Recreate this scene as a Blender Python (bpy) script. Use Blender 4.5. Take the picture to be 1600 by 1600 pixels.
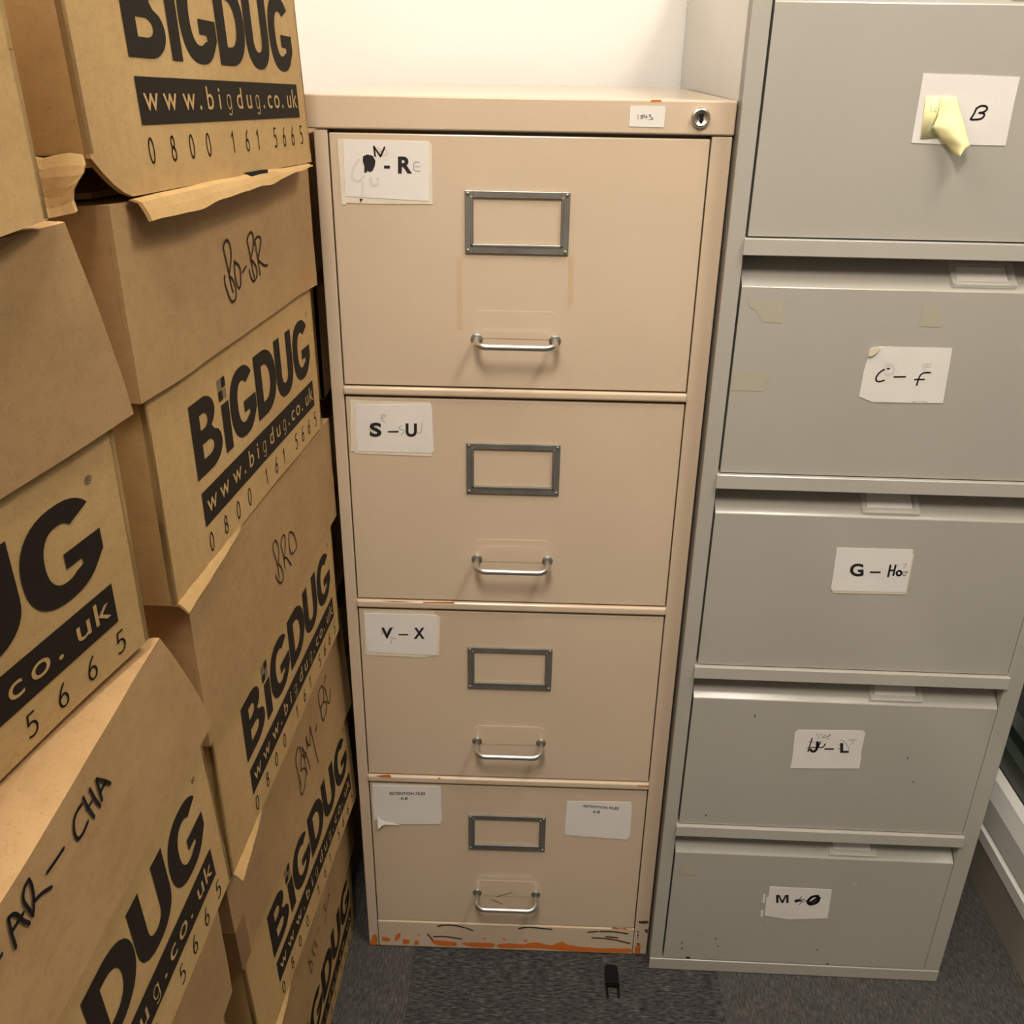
import bpy, bmesh, math, random
from mathutils import Vector, Matrix, Euler
from math import sin, cos, pi, radians

for _o in list(bpy.data.objects): bpy.data.objects.remove(_o)
SC = bpy.context.scene
COL = SC.collection

# ---------------------------------------------------------------- camera
cam = bpy.data.cameras.new('camera'); cam_o = bpy.data.objects.new('camera', cam); COL.objects.link(cam_o)
cam.sensor_width = 36.0; cam.sensor_fit = 'HORIZONTAL'; cam.lens = 36.0 * 1496.7072 / 1600.0
cam.clip_start = 0.02
cam_o.location = (0.2514, -1.1232, 1.3377); cam_o.rotation_euler = (1.1272, -0.0148, 0.0293)
SC.camera = cam_o

# ---------------------------------------------------------------- light
world = bpy.data.worlds.new('World'); SC.world = world; world.use_nodes = True
world.node_tree.nodes['Background'].inputs[0].default_value = (0.9, 0.95, 1.0, 1)
world.node_tree.nodes['Background'].inputs[1].default_value = 0.01
def area(name, loc, size, sizey, power, color, rot=(0, 0, 0)):
    l = bpy.data.lights.new(name, 'AREA'); l.shape = 'RECTANGLE'; l.size = size; l.size_y = sizey
    l.energy = power; l.color = color
    o = bpy.data.objects.new(name, l); COL.objects.link(o); o.location = loc; o.rotation_euler = rot
    return o
area('ceiling_panel_light', (0.14, -1.35, 2.42), 0.36, 0.6, 27, (1.0, 0.91, 0.79))
area('ceiling_panel_light', (-0.22, -0.35, 2.42), 0.5, 0.5, 8, (1.0, 0.91, 0.79))
area('ceiling_panel_light', (0.92, -0.62, 2.42), 0.25, 0.6, 13, (1.0, 0.91, 0.79))
vs = SC.view_settings
vs.view_transform = 'Standard'; vs.look = 'None'; vs.gamma = 1.0; vs.use_curve_mapping = False
vs.exposure = 0.2

# ---------------------------------------------------------------- materials
def newmat(name):
    m = bpy.data.materials.new(name); m.use_nodes = True
    nt = m.node_tree; b = nt.nodes['Principled BSDF']
    return m, nt, b
def link(nt, a, b): nt.links.new(a, b)
def noise(nt, scale, detail=3, rough=.55, stretch=None, coord='Object'):
    tc = nt.nodes.new('ShaderNodeTexCoord'); n = nt.nodes.new('ShaderNodeTexNoise')
    n.inputs['Scale'].default_value = scale; n.inputs['Detail'].default_value = detail; n.inputs['Roughness'].default_value = rough
    if stretch:
        mp = nt.nodes.new('ShaderNodeMapping'); mp.inputs['Scale'].default_value = stretch
        link(nt, tc.outputs[coord], mp.inputs[0]); link(nt, mp.outputs[0], n.inputs['Vector'])
    else: link(nt, tc.outputs[coord], n.inputs['Vector'])
    return n
def ramp(nt, src, stops):
    r = nt.nodes.new('ShaderNodeValToRGB'); e = r.color_ramp.elements
    while len(e) < len(stops): e.new(.5)
    for i, (p, c) in enumerate(stops): e[i].position = p; e[i].color = (*c, 1)
    link(nt, src, r.inputs[0]); return r
def mixc(nt, fac, a, b, mode='MIX'):
    x = nt.nodes.new('ShaderNodeMix'); x.data_type = 'RGBA'; x.blend_type = mode
    for s, v in ((x.inputs[0], fac), (x.inputs[6], a), (x.inputs[7], b)):
        if isinstance(v, (int, float)): s.default_value = v
        elif isinstance(v, tuple): s.default_value = (*v, 1)
        else: link(nt, v, s)
    return x.outputs[2]
def bump(nt, b, src, strength, dist=.001):
    n = nt.nodes.new('ShaderNodeBump'); n.inputs['Strength'].default_value = strength; n.inputs['Distance'].default_value = dist
    link(nt, src, n.inputs['Height']); link(nt, n.outputs[0], b.inputs['Normal'])
def plain(name, color, rough=.5, metal=0., spec=.5):
    m, nt, b = newmat(name)
    b.inputs['Base Color'].default_value = (*color, 1); b.inputs['Roughness'].default_value = rough
    b.inputs['Metallic'].default_value = metal; b.inputs['Specular IOR Level'].default_value = spec
    return m
def painted(name, c0, c1, rough=.30, scale=5., bstr=.05):
    m, nt, b = newmat(name)
    n = noise(nt, scale, 4); r = ramp(nt, n.outputs[0], [(.3, c0), (.7, c1)])
    f = noise(nt, 260, 2); g = ramp(nt, f.outputs[0], [(.62, (1, 1, 1)), (.8, (.93, .92, .90))])
    link(nt, mixc(nt, 1., r.outputs[0], g.outputs[0], 'MULTIPLY'), b.inputs['Base Color'])
    b.inputs['Roughness'].default_value = rough; b.inputs['Specular IOR Level'].default_value = .55
    f2 = noise(nt, 90, 3); bump(nt, b, f2.outputs[0], bstr, .0015)
    return m
def cardboard(name, c0, c1, c2):
    m, nt, b = newmat(name)
    n = noise(nt, 9, 5, .6); r = ramp(nt, n.outputs[0], [(.25, c0), (.5, c1), (.78, c2)])
    f = noise(nt, 70, 4, .7, (1, 1, 1.6)); g = ramp(nt, f.outputs[0], [(.3, (.90, .88, .86)), (.55, (1, 1, 1)), (.75, (1.0, .99, .97))])
    c = mixc(nt, 1., r.outputs[0], g.outputs[0], 'MULTIPLY')
    s = noise(nt, 420, 2, .5); h = ramp(nt, s.outputs[0], [(.30, (.86, .82, .78)), (.42, (1, 1, 1))])
    link(nt, mixc(nt, .8, c, h.outputs[0], 'MULTIPLY'), b.inputs['Base Color'])
    b.inputs['Roughness'].default_value = .72; b.inputs['Specular IOR Level'].default_value = .25
    w = noise(nt, 22, 4, .6); bump(nt, b, w.outputs[0], .10, .004)
    return m
M = {}
M['wall'] = painted('white_wall_paint', (.85, .845, .82), (.87, .865, .84), .85, 2., .1)
M['ceiling'] = plain('ceiling_white', (.7, .69, .65), .9)
M['beige'] = painted('beige_enamel', (.61, .480, .350), (.64, .507, .372), .18)
M['grey'] = painted('grey_enamel', (.415, .390, .345), (.435, .410, .364), .18)
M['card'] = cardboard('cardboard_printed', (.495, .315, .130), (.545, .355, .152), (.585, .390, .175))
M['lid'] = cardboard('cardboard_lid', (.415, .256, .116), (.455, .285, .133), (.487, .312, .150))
M['ink'] = plain('black_print_ink', (.026, .019, .013), .75, 0, .12)
M['inkgrey'] = plain('faded_print_ink', (.20, .150, .095), .6, 0, .3)
M['pen'] = plain('brown_black_pen', (.045, .022, .010), .6, 0, .3)
M['marker'] = plain('black_marker', (.018, .015, .017), .45)
M['pencil'] = plain('grey_pencil', (.16, .145, .13), .6)
M['redpen'] = plain('red_pen', (.72, .36, .26), .6)
M['faint'] = plain('faint_show_through', (.67, .63, .585), .6)
M['paper'] = painted('white_paper', (.74, .70, .66), (.80, .76, .72), .6, 12., .10)
M['oldpaper'] = painted('cream_backing_paper', (.70, .62, .48), (.78, .70, .57), .5, 40., .12)
M['note'] = plain('yellow_note_paper', (.86, .80, .42), .7)
M['nickel'] = painted('dull_nickel', (.27, .26, .235), (.36, .345, .31), .38, 30.); 
M['nickel'].node_tree.nodes['Principled BSDF'].inputs['Metallic'].default_value = .75
M['chrome'] = plain('satin_chrome', (.66, .64, .61), .34, 1.)
M['steel'] = plain('lock_steel', (.68, .65, .60), .3, 1.)
M['black'] = plain('painted_hole_black', (.008, .007, .006), .7, 0, .2)  # flat black painted in for the darkness inside keyhole and hand hole
M['rust'] = plain('orange_undercoat', (.62, .155, .018), .7)
M['scuff'] = plain('black_scuff', (.075, .052, .036), .6)
M['residue'] = plain('old_tape_mark', (.600, .450, .285), .3)
M['gresidue'] = plain('old_tape_mark_grey', (.435, .40, .312), .35)
M['speck'] = plain('dark_speck', (.05, .04, .03), .6)
M['clip'] = plain('black_clip_plastic', (.004, .004, .004), .6, 0, .15)
M['white'] = plain('white_frame_paint', (.86, .84, .79), .4)
M['taupe'] = plain('taupe_skirting', (.30, .27, .225), .55)
M['green_frame'] = plain('dark_green_frame', (.045, .06, .045), .4)  # dark green of the strip and bars around the glass
M['tape'] = plain('brown_packing_tape', (.30, .165, .07), .35)
m, nt, b = newmat('dark_window_glass')
b.inputs['Base Color'].default_value = (.72, .80, .74, 1); b.inputs['Transmission Weight'].default_value = 1.; b.inputs['Roughness'].default_value = .02; b.inputs['IOR'].default_value = 1.5
M['glass'] = m
m, nt, b = newmat('clear_plastic')
b.inputs['Base Color'].default_value = (.80, .78, .70, 1); b.inputs['Alpha'].default_value = .30; b.inputs['Roughness'].default_value = .12; b.inputs['Specular IOR Level'].default_value = .7
M['plastic'] = m
# carpet tiles: half-metre tiles whose weave runs alternately along x and along y
m, nt, b = newmat('grey_carpet_tiles')
tc = nt.nodes.new('ShaderNodeTexCoord'); mp = nt.nodes.new('ShaderNodeMapping'); mp.inputs['Location'].default_value = (-.097 + 2 + .49505, .62 + 2, 0)
link(nt, tc.outputs['Object'], mp.inputs[0])
ck = nt.nodes.new('ShaderNodeTexChecker'); ck.inputs['Scale'].default_value = 2.02
ck.inputs[1].default_value = (0, 0, 0, 1); ck.inputs[2].default_value = (1, 1, 1, 1)
link(nt, mp.outputs[0], ck.inputs['Vector'])
n1 = noise(nt, 1, 3, .7, (75, 330, 60)); n2 = noise(nt, 1, 3, .7, (330, 75, 60))
wv = mixc(nt, ck.outputs[1], n1.outputs[0], n2.outputs[0])
r1 = ramp(nt, wv, [(.30, (.013, .0135, .014)), (.46, (.052, .052, .053)), (.60, (.092, .092, .091)), (.76, (.22, .215, .205))])
n3 = noise(nt, 26, 4, .7); r3 = ramp(nt, n3.outputs[0], [(.3, (.72, .72, .76)), (.7, (1.12, 1.08, 1.0))])
c = mixc(nt, 1., r1.outputs[0], r3.outputs[0], 'MULTIPLY')
c = mixc(nt, mixc(nt, ck.outputs[1], (.0, 0, 0), (.22, .22, .22)), c, (.155, .142, .122))
link(nt, c, b.inputs['Base Color'])
b.inputs['Roughness'].default_value = .95; b.inputs['Specular IOR Level'].default_value = .1
bump(nt, b, wv, .9, .004)
M['carpet'] = m

# ---------------------------------------------------------------- mesh helpers
def bm_new(): return bmesh.new()
def obj(name, bm, mats, parent=None, smooth=False, label=None, root=None):
    """link bm as one mesh object; root gives the frame the vertices were written in"""
    me = bpy.data.meshes.new(name)
    if root is not None:
        inv = root.matrix_world.inverted() if False else Matrix.Translation(-Vector(root.location))
        bmesh.ops.transform(bm, matrix=inv, verts=bm.verts)
    bm.normal_update(); bm.to_mesh(me); bm.free()
    if isinstance(mats, str): mats = [mats]
    for k in mats: me.materials.append(M[k])
    if smooth:
        for p in me.polygons: p.use_smooth = True
    o = bpy.data.objects.new(name, me); COL.objects.link(o)
    if parent is not None: o.parent = parent
    if label: o['label'] = label
    return o
def thing(name, label, cat, loc, rot=(0, 0, 0), group=None):
    o = bpy.data.objects.new(name, None); COL.objects.link(o); o.location = loc; o.rotation_euler = rot
    o.empty_display_size = .05
    o['label'] = label; o['category'] = cat
    if group: o['group'] = group
    return o
def struct(name, bm, mats, parent=None, smooth=False):
    o = obj(name, bm, mats, parent, smooth)
    if parent is None: o['kind'] = 'structure'
    return o
def add_box(bm, x0, x1, y0, y1, z0, z1, mat=0, bev=0., seg=2):
    vs_ = [bm.verts.new(p) for p in ((x0,y0,z0),(x1,y0,z0),(x1,y1,z0),(x0,y1,z0),(x0,y0,z1),(x1,y0,z1),(x1,y1,z1),(x0,y1,z1))]
    fs = [bm.faces.new([vs_[i] for i in f]) for f in ((0,3,2,1),(4,5,6,7),(0,1,5,4),(1,2,6,5),(2,3,7,6),(3,0,4,7))]
    for f in fs: f.material_index = mat
    if bev:
        es = list({e for f in fs for e in f.edges})
        r = bmesh.ops.bevel(bm, geom=es, offset=bev, segments=seg, affect='EDGES', profile=.5)
        for f in r['faces']: f.material_index = mat
    return fs
def add_prism(bm, pts, ext, mat=0):
    """polygon pts (3D, any order) extruded by vector ext"""
    ext = Vector(ext); P = [Vector(p) for p in pts]
    nrm = Vector((0, 0, 0))
    for i in range(len(P)): nrm += P[i].cross(P[(i+1) % len(P)])
    if nrm.dot(ext) < 0: P.reverse()
    lo = [bm.verts.new(p) for p in P]; hi = [bm.verts.new(p + ext) for p in P]
    n = len(P); fs = [bm.faces.new(hi), bm.faces.new(lo[::-1])]
    for i in range(n): fs.append(bm.faces.new([lo[i], lo[(i+1) % n], hi[(i+1) % n], hi[i]]))
    for f in fs: f.material_index = mat
    return fs
def smooth_pts(pts, k=4, closed=False):
    if len(pts) < 3: return list(pts)
    out = []; n = len(pts)
    for i in range(n if closed else n - 1):
        g = lambda j: Vector(pts[j % n]) if closed else Vector(pts[min(max(j, 0), n-1)])
        a, b_, c_, d = g(i-1), g(i), g(i+1), g(i+2)
        for s in range(k):
            t = s / k
            out.append(tuple(.5*((2*b_)+(c_-a)*t+(2*a-5*b_+4*c_-d)*t*t+(3*b_-a-3*c_+d)*t**3)))
    if not closed: out.append(tuple(pts[-1]))
    return out
def add_ribbon(bm, pts, w, place, off, mat, taper=True, k=4):
    """pen stroke: flat band through 2D pts, placed on a surface by place(u, v, off)"""
    P = [Vector(p) for p in smooth_pts(pts, k)]
    n = len(P)
    for i, p in enumerate(P):
        r = w * .5 * (.72 if taper and (i == n-1) else 1.)
        q = [bm.verts.new(place(p.x + r*cos(a*pi/4), p.y + r*sin(a*pi/4), off)) for a in range(8)]
        f = bm.faces.new(q); f.material_index = mat
        if i < n-1:
            d = P[i+1] - p
            if d.length < 1e-6: continue
            d.normalize(); s = Vector((-d.y, d.x)) * (w * .5)
            a, b_ = p, P[i+1]
            f = bm.faces.new([bm.verts.new(place(x.x, x.y, off)) for x in (a - s, b_ - s, b_ + s, a + s)]); f.material_index = mat
def add_strip(bm, pts, w, place, off, mat, k=4):
    P = [Vector(p) for p in smooth_pts(pts, k)]; prev = None
    for i, p in enumerate(P):
        d = P[min(i+1, len(P)-1)] - P[max(i-1, 0)]
        if d.length < 1e-7: continue
        d.normalize(); s = Vector((-d.y, d.x)) * (w*.5)
        cur = (bm.verts.new(place(p.x+s.x, p.y+s.y, off)), bm.verts.new(place(p.x-s.x, p.y-s.y, off)))
        if prev:
            f = bm.faces.new([prev[0], prev[1], cur[1], cur[0]]); f.material_index = mat
        prev = cur
def add_flat(bm, pts, place, off, mat):
    f = bm.faces.new([bm.verts.new(place(x, y, off)) for x, y in pts]); f.material_index = mat
    bmesh.ops.triangulate(bm, faces=[f])
def ragged(pts, amp, seed, n=9):
    out = []; rnd = random.Random(seed)
    for i, p in enumerate(pts):
        q = pts[(i+1) % len(pts)]; L = math.hypot(q[0]-p[0], q[1]-p[1]); m = max(1, int(L/.0022))
        for j in range(m):
            t = j/m; out.append((p[0]+(q[0]-p[0])*t + rnd.uniform(-amp, amp), p[1]+(q[1]-p[1])*t + rnd.uniform(-amp, amp)))
    return out
_gl = {}
def glyph(s, bold=0.):
    """filled outline of a string: (verts2d, faces), from Blender's built-in letterforms"""
    k = (s, bold)
    if k not in _gl:
        cu = bpy.data.curves.new('t', 'FONT'); cu.body = s; cu.size = 1; cu.offset = bold; cu.resolution_u = 6; cu.fill_mode = 'FRONT'
        o = bpy.data.objects.new('t', cu); COL.objects.link(o); bpy.context.view_layer.update()
        me = bpy.data.meshes.new_from_object(o)
        _gl[k] = ([(v.co.x, v.co.y) for v in me.vertices], [tuple(p.vertices) for p in me.polygons])
        bpy.data.objects.remove(o); bpy.data.curves.remove(cu); bpy.data.meshes.remove(me)
    return _gl[k]
def fill2d(loops):
    """filled 2D region with holes: (verts2d, faces)"""
    cu = bpy.data.curves.new('f', 'CURVE'); cu.dimensions = '2D'; cu.fill_mode = 'FRONT'
    for L in loops:
        s = cu.splines.new('POLY'); s.points.add(len(L)-1); s.use_cyclic_u = True
        for i, (x, y) in enumerate(L): s.points[i].co = (x*100, y*100, 0, 1)
    o = bpy.data.objects.new('f', cu); COL.objects.link(o); bpy.context.view_layer.update()
    me = bpy.data.meshes.new_from_object(o)
    r = ([(v.co.x/100, v.co.y/100) for v in me.vertices], [tuple(p.vertices) for p in me.polygons])
    bpy.data.objects.remove(o); bpy.data.curves.remove(cu); bpy.data.meshes.remove(me)
    return r
def add_geo(bm, geo, place, off, mat, f2=lambda x, y: (x, y)):
    V = [bm.verts.new(place(*f2(x, y), off)) for x, y in geo[0]]
    for p in geo[1]:
        try: f = bm.faces.new([V[i] for i in p]); f.material_index = mat
        except ValueError: pass
def quad_map(geo, q):
    xs = [p[0] for p in geo[0]]; ys = [p[1] for p in geo[0]]; x0, x1, y0, y1 = min(xs), max(xs), min(ys), max(ys)
    TL, TR, BR, BL = [Vector(p) for p in q]
    def f(x, y):
        s = (x-x0)/(x1-x0); t = (y-y0)/(y1-y0) if y1 > y0 else 0
        p = BL*(1-s)*(1-t) + BR*s*(1-t) + TR*s*t + TL*(1-s)*t
        return p.x, p.y
    return f
def add_text(bm, s, q, place, off, mat, bold=0.): 
    g = glyph(s, bold); add_geo(bm, g, place, off, mat, quad_map(g, q))
def add_tube(bm, pts, r, seg=12, mat=0, cap=True):
    P = [Vector(p) for p in pts]; rings = []
    up = None
    for i, p in enumerate(P):
        d = (P[min(i+1, len(P)-1)] - P[max(i-1, 0)]).normalized()
        if up is None:
            up = Vector((0, 0, 1)) if abs(d.z) < .9 else Vector((1, 0, 0))
        a = d.cross(up).normalized(); up = a.cross(d).normalized()
        rr = r[i] if isinstance(r, (list, tuple)) else r
        rings.append([bm.verts.new(p + (a*cos(2*pi*k/seg) + up*sin(2*pi*k/seg))*rr) for k in range(seg)])
    for A, B in zip(rings, rings[1:]):
        for k in range(seg):
            f = bm.faces.new([A[k], A[(k+1) % seg], B[(k+1) % seg], B[k]]); f.material_index = mat; f.smooth = True
    if cap:
        for R in (rings[0][::-1], rings[-1]):
            f = bm.faces.new(R); f.material_index = mat
def add_lathe(bm, prof, center, axis, seg=24, mat=0, smooth=True):
    """profile [(radius, height)] turned about axis through center"""
    ax = Vector(axis).normalized(); a = ax.orthogonal().normalized(); b_ = ax.cross(a); c_ = Vector(center); rings = []
    for r, h in prof:
        rings.append([bm.verts.new(c_ + ax*h + (a*cos(2*pi*k/seg)+b_*sin(2*pi*k/seg))*max(r, 1e-5)) for k in range(seg)])
    for A, B in zip(rings, rings[1:]):
        for k in range(seg):
            f = bm.faces.new([A[k], A[(k+1) % seg], B[(k+1) % seg], B[k]]); f.material_index = mat; f.smooth = smooth
def slab(bm, fn, nu, nv, thick, mat=0):
    """thick sheet: fn(s, t) -> Vector over a grid, thickened by vector thick(s, t) or constant"""
    th = thick if callable(thick) else (lambda s, t: Vector(thick))
    A = [[bm.verts.new(fn(i/nu, j/nv)) for j in range(nv+1)] for i in range(nu+1)]
    B = [[bm.verts.new(Vector(fn(i/nu, j/nv)) + th(i/nu, j/nv)) for j in range(nv+1)] for i in range(nu+1)]
    fs = []
    for i in range(nu):
        for j in range(nv):
            fs.append(bm.faces.new([A[i][j], A[i+1][j], A[i+1][j+1], A[i][j+1]])); fs.append(bm.faces.new([B[i][j], B[i][j+1], B[i+1][j+1], B[i+1][j]]))
    for i in range(nu):
        fs.append(bm.faces.new([A[i][0], B[i][0], B[i+1][0], A[i+1][0]])); fs.append(bm.faces.new([A[i][nv], A[i+1][nv], B[i+1][nv], B[i][nv]]))
    for j in range(nv):
        fs.append(bm.faces.new([A[0][j], A[0][j+1], B[0][j+1], B[0][j]])); fs.append(bm.faces.new([A[nu][j], B[nu][j], B[nu][j+1], A[nu][j+1]]))
    for f in fs: f.material_index = mat
    return fs
def fix_normals(bm): bmesh.ops.recalc_face_normals(bm, faces=bm.faces)

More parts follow.
